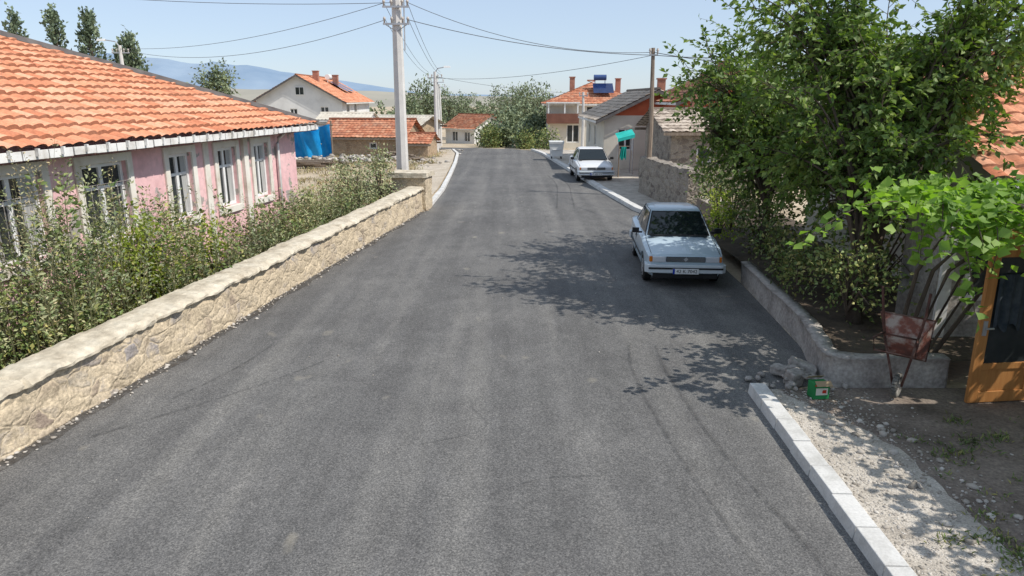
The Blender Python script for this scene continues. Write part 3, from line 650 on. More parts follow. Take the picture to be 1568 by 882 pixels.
mb=MB(); n=14; mb.add([FD(.14+.03*i,.012+.012*math.sin(i*1.4),1.6) for i in range(n)]+[FD(.15+.028*i,.02+.02*math.sin(i*1.4),.95+.05*math.sin(i*.9)) for i in range(n)],[(i,i+1,i+n+1,i+n) for i in range(n-1)]); mb.build('curtain',M('dark_cloth',[(.02,.03,.04),(.06,.07,.08)],8,.9),e)

# ------------------------------------------------------------ low garden wall + bed
e=empty('low_concrete_wall')
def rough_strip(name,pts,w,h,mat,par):
    V=[];P=curve_pts([(*p,0) for p in pts],14)
    n=len(P); prof=[(0,-.05),(0,h*.3),(.005,h*.65),(.0,h-.02),(-.02,h),(-w/2,h+.01),(-w+.02,h),(-w,h-.03),(-w,-.05)]
    for i,p_ in enumerate(P):
        d=(P[min(i+1,n-1)]-P[max(i-1,0)]).normalized(); s=Vector((-d.y,d.x,0))
        for j,(a,z) in enumerate(prof):
            q=p_+s*(a)+Vector((0,0,z)); q+=mnoise.noise_vector(q*4)*.022
            V.append(q)
    k=len(prof); F=[(i*k+j,(i+1)*k+j,(i+1)*k+j+1,i*k+j+1) for i in range(n-1) for j in range(k-1)]
    F+=[tuple(range(k)),tuple((n-1)*k+j for j in range(k))[::-1]]
    mb=MB(); mb.add(V,F); return mb.build(name,mat,par,smooth=True,recalc=True)
rough_strip('wall',[(4.62,14.1),(4.5,12.5),(4.34,10.4),(4.15,9.4),(4.05,8.8),(4.25,8.58),(4.8,8.56),(5.55,8.56)],-.18,.42,m_conc,e)
mb=MB(); mb.add([(4.25,8.7,.33),(5.95,8.7,.33),(7.9,9.7,.3),(7.9,24,.3),(5.3,24,.1),(4.9,20,.2),(4.75,14.1,.33),(4.5,10.4,.33)],[tuple(range(8))]); mb.build('garden_bed',m_soil)
e=empty('wooden_bench'); mb=MB(); mb.box((4.95,19.2,.5),(.45,1.4,.06)); mb.box((5.15,19.2,.8),(.05,1.4,.25)); [mb.box((4.95+a,19.2+b,.25),(.06,.06,.5)) for a in (-.18,.18) for b in (-.6,.6)]; mb.build('bench',m_wood,e,bevel=.006)

# ------------------------------------------------------------ trees
def bez(p0,p1,p2,p3,n):
    return [p0*(1-t)**3+p1*3*t*(1-t)**2+p2*3*t*t*(1-t)+p3*t**3 for t in [i/n for i in range(n+1)]]
def tree(name,bases,clusters,leafm,lsize,tw=13,lv=16,trunk_r=.11,twlen=(.3,.75),droop=.25,w=.28):
    e=empty(name); mb=MB(); P=[];Dd=[]
    forks=[]
    for b in bases:
        b=Vector(b[0]),b[1],b[2]
        pts=[]; lean=Vector(b[2])
        for i in range(7):
            t=i/6; pts.append(b[0]+Vector((lean.x*t+.05*math.sin(5*t+b[0].x*3),lean.y*t+.05*math.cos(4*t),b[1]*t)))
        mb.tube(pts,[trunk_r*(1.25 if i==0 else 1-.4*i/6) for i in range(7)],9); forks.append(pts)
    for (c,r,n) in clusters:
        c=Vector(c)
        for _ in range(n):
            d=Vector((random.gauss(0,1),random.gauss(0,1),random.gauss(0,1))).normalized()
            rr=random.random()**.45; tgt=c+Vector((d.x*r[0],d.y*r[1],d.z*r[2]))*rr
            fk=min(forks,key=lambda q:(q[-1]-tgt).length); p0=fk[random.randint(3,6)]
            L=(tgt-p0).length
            p1=p0+Vector((0,0,L*.35))+ (tgt-p0)*.15; p2=tgt-(tgt-c).normalized()*L*.2+Vector((0,0,.15))
            pts=bez(p0,p1,p2,tgt,8); r0=trunk_r*.33
            mb.tube(pts,[max(.006,r0*(1-i/8.6)) for i in range(9)],5,cap=False)
            for k in range(tw):
                t=random.uniform(.45,1); i=min(7,int(t*8)); q=pts[i].lerp(pts[i+1],t*8-i)
                out=(q-c); out.z*=.6; out=out.normalized() if out.length>.01 else Vector((0,0,1))
                td=(out*.7+Vector((random.gauss(0,.6),random.gauss(0,.6),random.gauss(.15,.5)))).normalized()
                tl=random.uniform(*twlen); q2=q+td*tl*.5+Vector((0,0,.03)); q3=q+td*tl-Vector((0,0,droop*tl*.6))
                mb.tube([q,q2,q3],[.006,.004,.002],3,cap=False)
                for l in range(lv):
                    s=random.uniform(.1,1.03); pp=q.lerp(q2,s*2) if s<.5 else q2.lerp(q3,s*2-1)
                    P.append(pp); Dd.append(td*.6+Vector((random.gauss(0,.6),random.gauss(0,.6),random.gauss(-droop,.45))))
    mb.build('trunk_and_branches',m_bark,e,smooth=True)
    P=np.array([tuple(p) for p in P]); Dd=np.array([tuple(p) for p in Dd])
    leaves('foliage',P,Dd,lsize,leafm,e,w=w); return e
tree('cherry_tree',[((5.15,10.3,.3),1.7,(.1,.5,0)),((5.3,10.6,.3),1.9,(.5,.5,0))],[
 ((5.6,12.2,3.95),(2.1,2.0,1.5),70),((5.1,11.6,2.6),(1.3,1.5,.9),32),((6.3,10.9,4.3),(1.6,1.4,1.1),34),((4.8,12.4,4.9),(1.4,1.3,.7),22),((6.1,10.5,3.0),(1.0,.8,.8),14),((7.3,11.3,4.9),(1.1,.9,.7),14),((5.0,13.6,2.0),(.5,.8,.7),12)],l_tree,.112,tw=12,lv=13,trunk_r=.1)
tree('mulberry_tree',[((5.6,15.4,.3),1.7,(-.2,.2,0))],[
 ((5.2,15.6,3.8),(1.7,1.9,1.3),44),((4.1,15.0,3.9),(.9,1.0,.9),18),((5.1,15.4,2.5),(1.0,1.4,.9),24),((3.8,14.6,3.0),(.5,.7,.6),8),((6.5,17,4),(1.6,2,1.3),16)],l_tree,.112,tw=11,lv=12,trunk_r=.1,twlen=(.35,1.0))
def cloud(name,clusters,leafm,lsize,sub=.28,up=.4,w=.3,stem=True,parent=None):
    P=[];D=[]; e=parent or empty(name); mb=MB()
    for (c,r,n,per) in clusters:
        c=np.array(c,float); r=np.array(r,float)
        d=nrm(rng.normal(size=(n,3))); cc=c+d*r*(rng.random((n,1))**.4)
        for q in cc:
            pp=q+rng.normal(size=(per,3))*sub*min(r.min(),1.5); P.append(pp); D.append((pp-c)/r*.5+rng.normal(size=(per,3))*.6)
            if stem and random.random()<.35: mb.tube([Vector(c)-Vector((0,0,r[2]*.9)),Vector((c+q)/2)+Vector((0,0,.0)),Vector(q)],[.02*max(1,r[0]),.014*max(1,r[0]),.005],4,cap=False)
    P=np.concatenate(P);D=np.concatenate(D)
    if mb.v: mb.build('stems',m_bark,e)
    leaves('foliage',P,D,lsize,leafm,e,w=w,up=up); return e
cloud('garden_shrub',[((5.0,10.3,1.0),(.5,.9,.55),40,24),((4.85,11.8,.85),(.35,1.2,.4),34,22),((5.0,13.3,.85),(.35,1.0,.45),28,22)],l_garden,.075)
cloud('garden_shrub',[((5.5,15.5,1.0),(.6,1.4,.8),46,24),((5.7,18.5,1.2),(.6,1.8,1.0),56,24),((6.0,21,1.2),(.6,1.4,1.0),34,24)],l_garden,.1)
cloud('garden_shrub',[((6.2,12,1.4),(1.0,2.5,1.1),60,24)],l_garden,.1)
cloud('flowering_shrub',[((5.0,17.2,.9),(.3,1.2,.55),28,22)],l_yel,.08)
# vine on pergola
e=empty('grape_vine'); P=[];D=[]
for _ in range(4600):
    x=random.uniform(4.3,9.0); y=random.uniform(7.8,9.6); 
    dn=mnoise.noise(Vector((x*2.2,y*2.2,4)))
    if dn<-.15 and random.random()<.8: continue
    if x<5.3 and random.random()>((x-4.1)/1.2)**1.5: continue
    z=2.45+.22*mnoise.noise(Vector((x*1.1,y*1.5,9)))+random.gauss(0,.09)-max(0,8.3-y)*.9*random.random()
    P.append((x,y,z)); D.append((random.gauss(0,.7),random.gauss(-.3,.6),random.gauss(-.15,.35)))
for _ in range(1100):
    x=random.uniform(5.55,6.6); y=random.uniform(1.5,7.7); P.append((x+.1*mnoise.noise(Vector((y*3,0,0))),y,2.57+random.gauss(0,.06))); D.append((random.gauss(0,.7),random.gauss(0,.6),random.gauss(-.15,.3)))  # extra out-of-view leaves, added to roughen the added roof's shadow edge
mb=MB()
for _ in range(50):
    x=random.uniform(4.4,8.2); y=random.uniform(7.5,8.6); p_=Vector((x,y,2.45)); pts=[p_]
    d=Vector((random.gauss(-.1,.45),random.gauss(-.15,.25),random.gauss(.1,.35)))
    for k in range(8): p_=p_+d*.11; d=d+Vector((0,0,-.15)); pts.append(p_.copy()); 
    mb.tube(pts,.006,4,cap=False)
    for q in pts:
        for _k in range(5): P.append(tuple(q+Vector((random.gauss(0,.05),random.gauss(0,.05),random.gauss(0,.04))))); D.append((random.gauss(0,.7),random.gauss(0,.7),random.gauss(-.2,.3)))
for k in range(6): mb.tube([(5.0+k*.1,8.9,.3),(5.1+k*.2,8.8,1.5),(5.6+k*.5,8.7,2.45)],[.03,.025,.015],6)
mb.build('canes',m_bark,e)
leaves('foliage',np.array(P),np.array(D),.115,l_vine,e,w=.48,up=.8)
mb=MB()
for y in (8.2,9.4): mb.tube([(5.2,y,2.42),(9,y,2.42)],.015,6)
mb.tube([(5.6,7.2,2.45),(5.6,9.5,2.45)],.02,6); mb.build('pergola_rails',m_wood,e)

# weeds/shrubs left strip
def stalks(name,n,regf,hf,leafm,lsize,lper,stemc=m_bark,w=.2,spread=.12,rad=.09):
    e=empty(name); mb=MB(); P=[];D=[]
    for _ in range(n):
        x,y=regf(); h=hf(x,y)*random.uniform(.45,1.15); b=Vector((x,y,0)); lean=Vector((random.gauss(0,spread),random.gauss(0,spread),1))
        pts=[b+Vector((lean.x*h*t*t,lean.y*h*t*t,h*t)) for t in (0,.33,.66,1)]
        mb.tube(pts,[.008,.006,.004,.002],3,cap=False)
        for k in range(int(lper*h)):
            t=random.uniform(.12,1.02); q=b+Vector((lean.x*h*t*t,lean.y*h*t*t,h*t)); an=random.uniform(0,6.28); r=rad*(1.1-t*.8)
            P.append((q.x+math.cos(an)*r*random.random()*1.5,q.y+math.sin(an)*r*random.random()*1.5,q.z)); D.append((math.cos(an),math.sin(an),random.gauss(.6,.4)))
    mb.build('stalks',stemc,e); leaves('foliage',np.array(P),np.array(D),lsize,leafm,e,w=w); return e
def reg_strip(y0,y1,o0=.55,o1=2.1):
    def f():
        while True:
            y=random.uniform(y0,y1); x=wx(y)-random.uniform(o0,o1)
            if mnoise.noise(Vector((x*1.1,y*.8,3)))>-.2: return (x,y)
    return f
def hnoise(x,y):
    b=np.interp(y,[4,7,9.5,12,15,18,21],[2.6,2.75,2.3,1.6,1.3,1.25,1.35])
    return b+.85*mnoise.noise(Vector((x*.9,y*.9,0)))
m_stem=M('green_stem',[(.16,.17,.07),(.32,.3,.16)],5,.8)
stalks('weed_bed',520,reg_strip(3.5,22.5),hnoise,l_weed,.07,38,m_stem,spread=.14)
stalks('weed_bed',260,reg_strip(3.5,22.5),lambda x,y:.75,l_garden,.08,50,m_stem,spread=.2,rad=.16)
stalks('dry_weeds',200,reg_strip(4,22),lambda x,y:hnoise(x,y)*1.1,l_dry,.045,36,m_stem)
stalks('green_saplings',110,reg_strip(5,21),lambda x,y:hnoise(x,y)*1.05,l_garden,.085,42,m_stem,w=.26,rad=.16)
cloud('yellow_green_bush',[((-6.0,11.3,1.1),(.5,.75,.8),58,28),((-5.6,13.2,.8),(.35,.6,.65),28,24)],l_yel,.085)
cloud('roadside_bush',[((-4.6,21.0,1.0),(.7,1.4,1.0),76,30),((-4.15,22.7,1.15),(.45,.7,1.05),54,30),((-5.3,18.6,.7),(.6,1.1,.6),40,28)],l_weed,.08)
cloud('roadside_bush',[((-5.6,16,.7),(.45,1.0,.75),34,28),((-6.2,8.6,.7),(.5,.9,.8),40,28)],l_garden,.075)
mb=MB()
mb.add([(wx(-2)-.4,-2,.012),(wx(24)-.4,24,.012),(wx(24)-3,24,.012),(wx(-2)-4.2,-2,.012)],[(0,1,2,3)]); mb.build('planting_bed',m_soil)
P=[];D=[]
for _ in range(70):
    cx=random.uniform(4.1,6.6); cy=random.uniform(4.3,7.6)
    if random.random()<.3: cx=random.uniform(3.6,4.4); cy=random.uniform(4,5.5)
    for k in range(random.randint(10,40)): P.append((cx+random.gauss(0,.07),cy+random.gauss(0,.06),.02)); D.append((random.gauss(0,.7),random.gauss(0,.7),.7))
leaves('grass_tufts',np.array(P),np.array(D),.06,l_garden,None,w=.12)
P=[];D=[]
for _ in range(380):
    y=random.uniform(24,50); x=random.uniform(-12,-4.4)
    for k in range(14): P.append((x+random.gauss(0,.15),y+random.gauss(0,.15),.02)); D.append((random.gauss(0,.5),random.gauss(0,.5),.8))
leaves('dry_grass',np.array(P),np.array(D),.2,l_dry,None,w=.08)

# ------------------------------------------------------------ far vegetation
def poplar(x,y,h,r):
    e=empty('poplar_tree'); g=gz(y); n=100; P=[];D=[]
    mb=MB(); mb.tube([(x,y,g-.2),(x+.1,y,g+h*.5),(x,y,g+h*.97)],[.22,.14,.03],7)
    for i in range(n):
        t=random.uniform(.1,1); rad=r*min(1,(t-.02)*3.2)*(1-max(0,t-.45)/.58)**.7; a=random.uniform(0,6.28); rr=rad*random.random()**.5
        c=Vector((x+math.cos(a)*rr,y+math.sin(a)*rr,g+h*t)); mb.tube([(x,y,g+h*max(.05,t-.12)),c],[.04,.01],3,cap=False)
        for k in range(30): P.append((c.x+random.gauss(0,.18),c.y+random.gauss(0,.18),c.z+random.gauss(0,.32))); D.append((math.cos(a)*.4+random.gauss(0,.4),math.sin(a)*.4+random.gauss(0,.4),random.gauss(.8,.4)))
    mb.build('trunk',m_bark,e); leaves('foliage',np.array(P),np.array(D),.28,l_pop,e,w=.38)
poplar(-40.5,62,10.7,1.3); poplar(-37.3,62,10.9,1.3); poplar(-34.8,62.5,10.6,1.3); poplar(-31.4,62,9.1,1.4); poplar(-33.2,64,8,1.1)
e=cloud('round_tree',[((-27,68,5.0),(1.4,1.4,1.5),46,36)],l_far,.28)
mb=MB(); mb.tube([(-27,68,-1),(-27,68,4.2)],.16,7); mb.build('trunk',m_bark,e)
far=[]
for (u,v0,y,r) in [(632,165,70,1.2),(655,140,80,2.0),(640,165,92,2.6),(690,150,125,3.2),(715,155,130,3.4),(768,148,120,3.6),(785,140,110,3.4),(805,145,100,3.2),(822,145,90,2.6),(800,172,80,2.2),(778,182,75,1.9),(754,200,68,1.3),(768,198,64,1.3),(820,185,66,1.5),(810,206,61,1.1)]:
    k=(u-784)/1100*(y*.967+1); z=3.6-(.967*(v0-441)+281)/1130*y
    g=gz(y); hgt=max(1.0,(z-g)/2+.6); far.append(((k,y,z-r*.2-max(0,(z-g)*.18)),(r,r,max(r*.8,hgt*.8)),int(36+r*12),30))
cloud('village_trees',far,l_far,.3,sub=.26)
far=[]
for k in range(40):
    x=random.uniform(-60,60); y=random.uniform(150,280); r=random.uniform(2.0,3.6); far.append(((x,y,gz(y)+r*.8),(r*1.5,r,r),26,20))
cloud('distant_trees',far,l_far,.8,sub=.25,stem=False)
far=[]
for k in range(14):
    x=random.uniform(-30,-18) if k%2 else random.uniform(12,40); y=random.uniform(95,130); r=random.uniform(1.6,2.8); far.append(((x,y,gz(y)+r*.8),(r*1.3,r,r),34,26))
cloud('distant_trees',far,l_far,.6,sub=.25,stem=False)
cloud('hedge_bush',[((2.6,52.5,.6),(.8,1.2,.8),44,26),((.9,56.5,.4),(.8,1,.8),40,26),((-1.9,62.5,.3),(1.0,1,1.2),54,28)],l_garden,.16)

# mountains
def ridge(name,prof,y,mat,base=-10,depth=400):
    mb=MB(); V=[];n=140; x0=prof[0][0];x1=prof[-1][0]
    for i in range(n+1):
        x=x0+(x1-x0)*i/n
        h=np.interp(x,[p_[0] for p_ in prof],[p_[1] for p_ in prof]); h+=mnoise.fractal(Vector((x*.004*3000/y,y,0)),1,2,5)*h*.13
        V+=[(x,y,base),(x+h*.3,y+depth*.35,base+(h-base)*.55+mnoise.noise(Vector((x*.01,5,1)))*h*.15),(x,y+depth,h)]
    mb.add(V,[(3*i+j,3*i+3+j,3*i+4+j,3*i+1+j) for i in range(n) for j in range(2)]); return mb.build(name,mat,smooth=True)
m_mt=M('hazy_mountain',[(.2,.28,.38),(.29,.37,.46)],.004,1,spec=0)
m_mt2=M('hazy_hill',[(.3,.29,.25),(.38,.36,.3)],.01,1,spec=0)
s=1.14
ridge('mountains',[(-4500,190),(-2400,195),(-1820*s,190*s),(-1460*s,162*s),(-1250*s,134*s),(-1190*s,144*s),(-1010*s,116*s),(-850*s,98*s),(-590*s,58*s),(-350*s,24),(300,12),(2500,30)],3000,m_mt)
ridge('hills',[(-900,14),(-400,14),(-200,12),(-120,10),(-60,6),(100,3.5),(300,6),(900,12)],700,m_mt2,-8,120)

# ------------------------------------------------------------ poles & wires
def insul(mb,p): mb.tube([p,p+Vector((0,0,.1)),p+Vector((0,0,.12)),p+Vector((0,0,.2))],[.03,.03,.055,.03],8)
e=empty('utility_pole'); bx,by=-3.95,26.2
mb=MB(); mb.tube([(bx,by,-.3),(bx,by,7.6)],[.235,.155],8); mb.build('shaft',m_pole,e)
mb=MB(); mb.box((bx,by-.2,6.05),(.9,.06,.06)); mb.box((bx,by-.2,6.6),(.9,.06,.06)); mb.tube([(bx-.4,by-.2,6.05),(bx,by-.15,5.8),(bx+.4,by-.2,6.05)],.015,5)
mb.tube([(bx+.24,by,5.2),(bx+.26,by,6.9)],.025,6)
mb.build('crossarms',m_metal,e)
mb=MB()
for z in (6.08,6.63):
    for dx in (-.4,-.15,.22,.4): insul(mb,Vector((bx+dx,by-.2,z)))
mb.build('insulators',m_porc,e,smooth=True)
def lamp(x,y,z0,zt,side=1,r=.1):
    e=empty('street_lamp'); mb=MB(); mb.tube([(x,y,z0),(x,y,zt)],[r*1.3,r*.8],8); mb.build('shaft',m_pole,e)
    mb=MB(); mb.tube([(x,y,zt-.1),(x+.2*side,y,zt+.2),(x+.8*side,y,zt+.3)],.035,6); mb.box((x,y,zt-.4),(1.0,.06,.06)); mb.build('arm',m_metal,e)
    mb=MB(); mb.hexa([(x+.7*side-.1,y-.1,zt+.24),(x+1.15*side-.1,y-.1,zt+.24),(x+1.15*side-.1,y+.1,zt+.24),(x+.7*side-.1,y+.1,zt+.24),(x+.7*side-.1,y-.07,zt+.36),(x+1.1*side-.1,y-.07,zt+.36),(x+1.1*side-.1,y+.07,zt+.36),(x+.7*side-.1,y+.07,zt+.36)]); mb.build('lamp_head',m_white,e,recalc=True)
    mb=MB(); [insul(mb,Vector((x+d,y,zt-.37))) for d in (-.45,-.2,.2,.45)]; mb.build('insulators',m_porc,e)
lamp(-5.1,49.5,-.2,5.3,1,.11)
lamp(-22.3,43,-.2,6.5,-1,.12)
def upole(x,y,zt,mat,r,arm=.8):
    e=empty('utility_pole'); mb=MB(); mb.tube([(x,y,gz(y)-.3),(x+.03,y,(zt)*.5),(x-.02,y,zt)],[r*1.2,r,r*.75],7); mb.build('shaft',mat,e)
    mb=MB(); mb.box((x,y-.08,zt-.25),(arm,.05,.05)); mb.build('crossarm',m_metal,e)
    mb=MB(); [insul(mb,Vector((x+d,y-.08,zt-.22))) for d in (-arm*.45,arm*.45)]; mb.build('insulators',m_porc,e)
upole(5.1,27.2,5.35,m_wood,.09,.3)
upole(-7,72,4.9,m_pole,.12,1.2)
upole(4.8,50,4.0,m_pole,.1,.6); upole(-.8,85,2.2,m_wood,.12,1.4); upole(-5.6,56,5.0,m_pole,.1,1.0)
e=empty('overhead_wires'); mb=MB()
def wire(a,b,sag,r=.009,n=22):
    a=Vector(a);b=Vector(b); mb.tube([a.lerp(b,i/n)-Vector((0,0,sag*4*(i/n)*(1-i/n))) for i in range(n+1)],r,4,cap=False)
for k,dz in enumerate((0,.5)):
    for dx in (-.4,.4):
        wire((bx+dx,by,6.2+dz),(-5.1+dx,49.5,5.1+dz*.3),.35)
wire((bx-.4,by,6.2),(-22.3,43,6.3),.8); wire((bx-.4,by,6.75),(-22.3,43,6.35),.5); wire((bx-.2,by,6.75),(-26,30,8.6),.5)
wire((bx+.4,by,6.75),(5.1,27.2,5.2),.5); wire((bx+.4,by,6.2),(5.1,27.2,5.1),.25,.011); 
wire((5.1,27.2,5.2),(8.2,14,4.0),.15,.012); wire((5.1,27.2,5.1),(10.9,13.6,4.9),.3,.012); wire((-5.1,49.5,5.0),(4.8,50,3.9),.2); wire((-5.1,49.5,4.9),(5.1,27.2,5.1),.35)
wire((bx+.4,by,6.9),(14,30,8.6),.35); wire((bx+.4,by,6.95),(16,34,8.9),.4)
mb.build('cables',m_wire,e)

e=empty('firewood_pile'); mb=MB()
for k in range(90):
    x=random.uniform(-8.6,-5.6); z=.06+random.random()*.5*(1-abs(x+7.1)/1.7); y=43.6+random.gauss(0,.25); a=random.gauss(0,.3)
    mb.tube([(x,y,z),(x+.5*math.cos(a),y+.5*math.sin(a),z+random.gauss(0,.05))],random.uniform(.03,.06),6)
mb.build('logs',m_wood,e)
P=[];S=[]
for k in range(260): P.append((random.gauss(-9.5,2.0),random.gauss(42,1.0),random.random()*.3)); S.append(random.uniform(.06,.2))
rocks('stone_heap',P,S,m_peb)
e=empty('timber_stack'); mb=MB()
for k in range(14): mb.box((-11.0+random.gauss(0,.2),38.5+random.gauss(0,.2),.1+.07*(k//3)),(2.6,.14,.06),random.gauss(0,.12))
mb.build('planks',m_wood,e)

# ------------------------------------------------------------ wheelbarrow (tipped on its nose, leaning on the wall)
e=empty('wheelbarrow',(4.52,7.98,.0),R(-42)); e.scale=(.84,.84,.84)
RX=Matrix.Rotation(R(-66),3,'X')
def T(p): q=RX@Vector(p); return (q.x,q.y,q.z+.66)
mb=MB()
rim=[(-.35,-.42,.6),(.35,-.42,.6),(.26,.3,.54),(-.26,.3,.54)]; bot=[(-.21,-.22,.28),(.21,-.22,.28),(.14,.06,.3),(-.14,.06,.3)]
rimi=[(x*.97,y*.97,z+.002) for x,y,z in rim]; boti=[(x*.95,y*.95,z+.012) for x,y,z in bot]
V=[T(p_) for p_ in rim+bot+rimi+boti]
mb.add(V,[(0,1,5,4),(1,2,6,5),(2,3,7,6),(3,0,4,7),(4,5,6,7),(8,12,13,9),(9,13,14,10),(10,14,15,11),(11,15,12,8),(12,15,14,13),(0,8,9,1),(1,9,10,2),(2,10,11,3),(3,11,8,0)])
mb.build('tray',m_rust2,e,recalc=True,bevel=.02,seg=3)
mb=MB()
rr=[Vector(p_) for p_ in rim]; mb.tube([T(p_) for p_ in rr+[rr[0]]],.014,6)
for s_ in (-1,1):
    mb.tube([T((s_*.3,-.95,.5)),T((s_*.27,-.6,.42)),T((s_*.2,-.2,.26)),T((s_*.1,.3,.18)),T((s_*.06,.5,.12))],.018,8)
    mb.tube([T((s_*.22,-.32,.28)),T((s_*.28,-.4,.03)),T((s_*.26,-.22,-.02)),T((s_*.2,.0,.25))],.015,8)
mb.tube([T((-.22,-.3,.27)),T((.22,-.3,.27))],.014,8); mb.tube([T((-.06,.5,.12)),T((.06,.5,.12))],.012,8)
mb.tube([T((-.26,-.22,-.02)),T((.26,-.22,-.02))],.012,8)
mb.build('frame',m_rust,e,smooth=True)
mb=MB()
for i in range(24):
    a=2*math.pi*i/24; a2=2*math.pi*(i+1)/24
    mb.tube([T((0,.5+.15*math.cos(a),.12+.15*math.sin(a))),T((0,.5+.15*math.cos(a2),.12+.15*math.sin(a2)))],.042,8,cap=False)
mb.build('tyre',M('old_tyre',[(.12,.115,.1),(.22,.21,.19)],10,.9),e,smooth=True)
mb=MB(); mb.tube([T((-.015,.5,.12)),T((.015,.5,.12))],.12,16); mb.tube([T((-.05,.5,.12)),T((.05,.5,.12))],.03,10); mb.build('hub',m_conc,e)

# ------------------------------------------------------------ cars
def car(name,loc,yaw,paint,plate,sc=1):
    root=empty(name,loc,yaw); root.scale=(sc,sc,sc)
    S=[(.04,.60,.70,.30,.60,.64),(.10,.66,.765,.24,.68,.71),(.45,.70,.80,.2,.745,.79),(.9,.71,.815,.2,.80,.85),(1.22,.71,.82,.2,.845,.90),(1.7,.71,.825,.2,.86,.9),(2.6,.71,.825,.2,.875,.9),(3.25,.71,.82,.2,.89,.93),(3.7,.70,.805,.22,.885,.92),(3.98,.67,.78,.27,.86,.89),(4.04,.62,.74,.32,.8,.83)]
    mb=MB(); k=12
    for (y,wb,wm,zb,zs,zt) in S:
        h=[(0,zb),(wb,zb),(wm-.02,zb+.12),(wm,(zb+zs)*.5+.03),(wm-.02,zs-.03),(wm-.09,zs+.01),(0,zt)]
        h.insert(6,(wm*.6,zt-.008))
        ring=h+[(-x,z) for x,z in h[-2:0:-1]]
        k=len(ring); mb.v+=[(x,y,z) for x,z in ring]
    for i in range(len(S)-1):
        for j in range(k): mb.f.append((i*k+j,i*k+(j+1)%k,(i+1)*k+(j+1)%k,(i+1)*k+j)); mb.m.append(0)
    mb.f.append(tuple(range(k))); mb.m.append(0); mb.f.append(tuple((len(S)-1)*k+j for j in range(k))[::-1]); mb.m.append(0)
    body=mb.build('body',paint,root,recalc=True)
    cm=MB()
    for y in (.74,3.2):
        for s_ in (-1,1): cm.tube([(s_*.55,y,.29),(s_*1.1,y,.29)],.335,28)
    cut=cm.build('cutter',m_black,root,recalc=True)
    md=body.modifiers.new('b','BOOLEAN'); md.object=cut; md.operation='DIFFERENCE'; md.solver='EXACT'
    bpy.context.view_layer.update()
    dg=bpy.context.evaluated_depsgraph_get(); nm=bpy.data.meshes.new_from_object(body.evaluated_get(dg)); body.modifiers.clear(); body.data=nm
    bpy.data.objects.remove(cut)
    nm.polygons.foreach_set('use_smooth',[True]*len(nm.polygons))
    b=body.modifiers.new('bevel','BEVEL'); b.width=.014; b.segments=2; b.limit_method='ANGLE'; b.angle_limit=R(28)
    body.modifiers.new('wn','WEIGHTED_NORMAL')
    g=MB(); zb=.86
    P0=[(-.71,1.17,zb),(.71,1.17,zb),(.735,2.2,zb),(.70,3.40,zb),(-.70,3.40,zb),(-.735,2.2,zb)]
    P1=[(-.55,1.82,1.34),(.55,1.82,1.34),(.575,2.3,1.36),(.54,2.92,1.34),(-.54,2.92,1.34),(-.575,2.3,1.36)]
    P2=[(-.40,1.95,1.385),(.40,1.95,1.385),(.41,2.3,1.395),(.40,2.8,1.385),(-.40,2.8,1.385),(-.41,2.3,1.395)]
    g.v=P0+P1+P2
    for i in range(6): j=(i+1)%6; g.f+=[(i,j,6+j,6+i),(6+i,6+j,12+j,12+i)]; g.m+=[0,0]
    g.f+=[tuple(range(12,18)),tuple(range(6))[::-1]]; g.m+=[0,0]
    go=g.build('cabin',paint,root,recalc=True,smooth=True,bevel=.03,seg=3); go.modifiers.new('wn','WEIGHTED_NORMAL')
    gl=MB(); sl=MB()
    def quad(a,b,c,d,off,m0,m1,t0,t1,mb=gl):
        a,b,c,d=[Vector(p_) for p_ in (a,b,c,d)]; n=(b-a).cross(d-a).normalized()
        def q(u,v): return (a.lerp(b,u)).lerp(d.lerp(c,u),v)+n*off
        mb.add([q(m0,t0),q(m1,t0),q(m1,t1),q(m0,t1)],[(0,1,2,3)])
    quad(P0[0],P0[1],P1[1],P1[0],.010,.02,.98,.05,.97,sl); quad(P0[0],P0[1],P1[1],P1[0],.014,.045,.955,.08,.93)
    quad(P0[3],P0[4],P1[4],P1[3],.010,.05,.95,.08,.93)
    quad(P0[1],P0[2],P1[2],P1[1],.010,.12,.95,.10,.90); quad(P0[2],P0[3],P1[3],P1[2],.010,.04,.80,.10,.90)
    quad(P0[5],P0[0],P1[0],P1[5],.010,.05,.88,.10,.90); quad(P0[4],P0[5],P1[5],P1[4],.010,.20,.96,.10,.90)
    gl.build('windows',m_carglass,root); sl.build('window_seals',m_black,root)
    bl=MB(); 
    bl.box((0,.035,.605),(.78,.05,.10)); bl.box((0,.05,.26),(1.3,.05,.10)); bl.box((0,-.045,.43),(1.5,.02,.035))
    for s_ in (-1,1):
        bl.box((s_*.828,2.0,.5),(.012,2.0,.045)); bl.box((s_*.80,2.16,.63),(.05,.008,.5)); bl.box((s_*.832,2.1,.73),(.014,.12,.025)); bl.box((s_*.83,2.95,.74),(.014,.12,.025))
        bl.box((s_*.42,1.06,.862),(.5,.012,.012),0,mat=Matrix.Rotation(.12,3,'Z'))
        bl.box((s_*.62,.01,.345),(.16,.02,.05))
    bl.box((0,1.14,.897),(1.25,.1,.012)); bl.build('trim',m_black,root,bevel=.004)
    bp=MB(); 
    P=[(-.80,.30),(-.82,.05),(-.74,-.035),(.74,-.035),(.82,.05),(.80,.30)]
    vs=[(x,y,.33) for x,y in P]+[(x,y,.50) for x,y in P]; n=6
    inn=[(x*.93,y+.08,.5) for x,y in P]; vs+=inn; vs+=[(x*.93,y+.08,.33) for x,y in P]
    bp.add(vs,[(i,i+1,n+i+1,n+i) for i in range(5)]+[(n+i,n+i+1,2*n+i+1,2*n+i) for i in range(5)]+[(i+1,i,3*n+i,3*n+i+1) for i in range(5)])
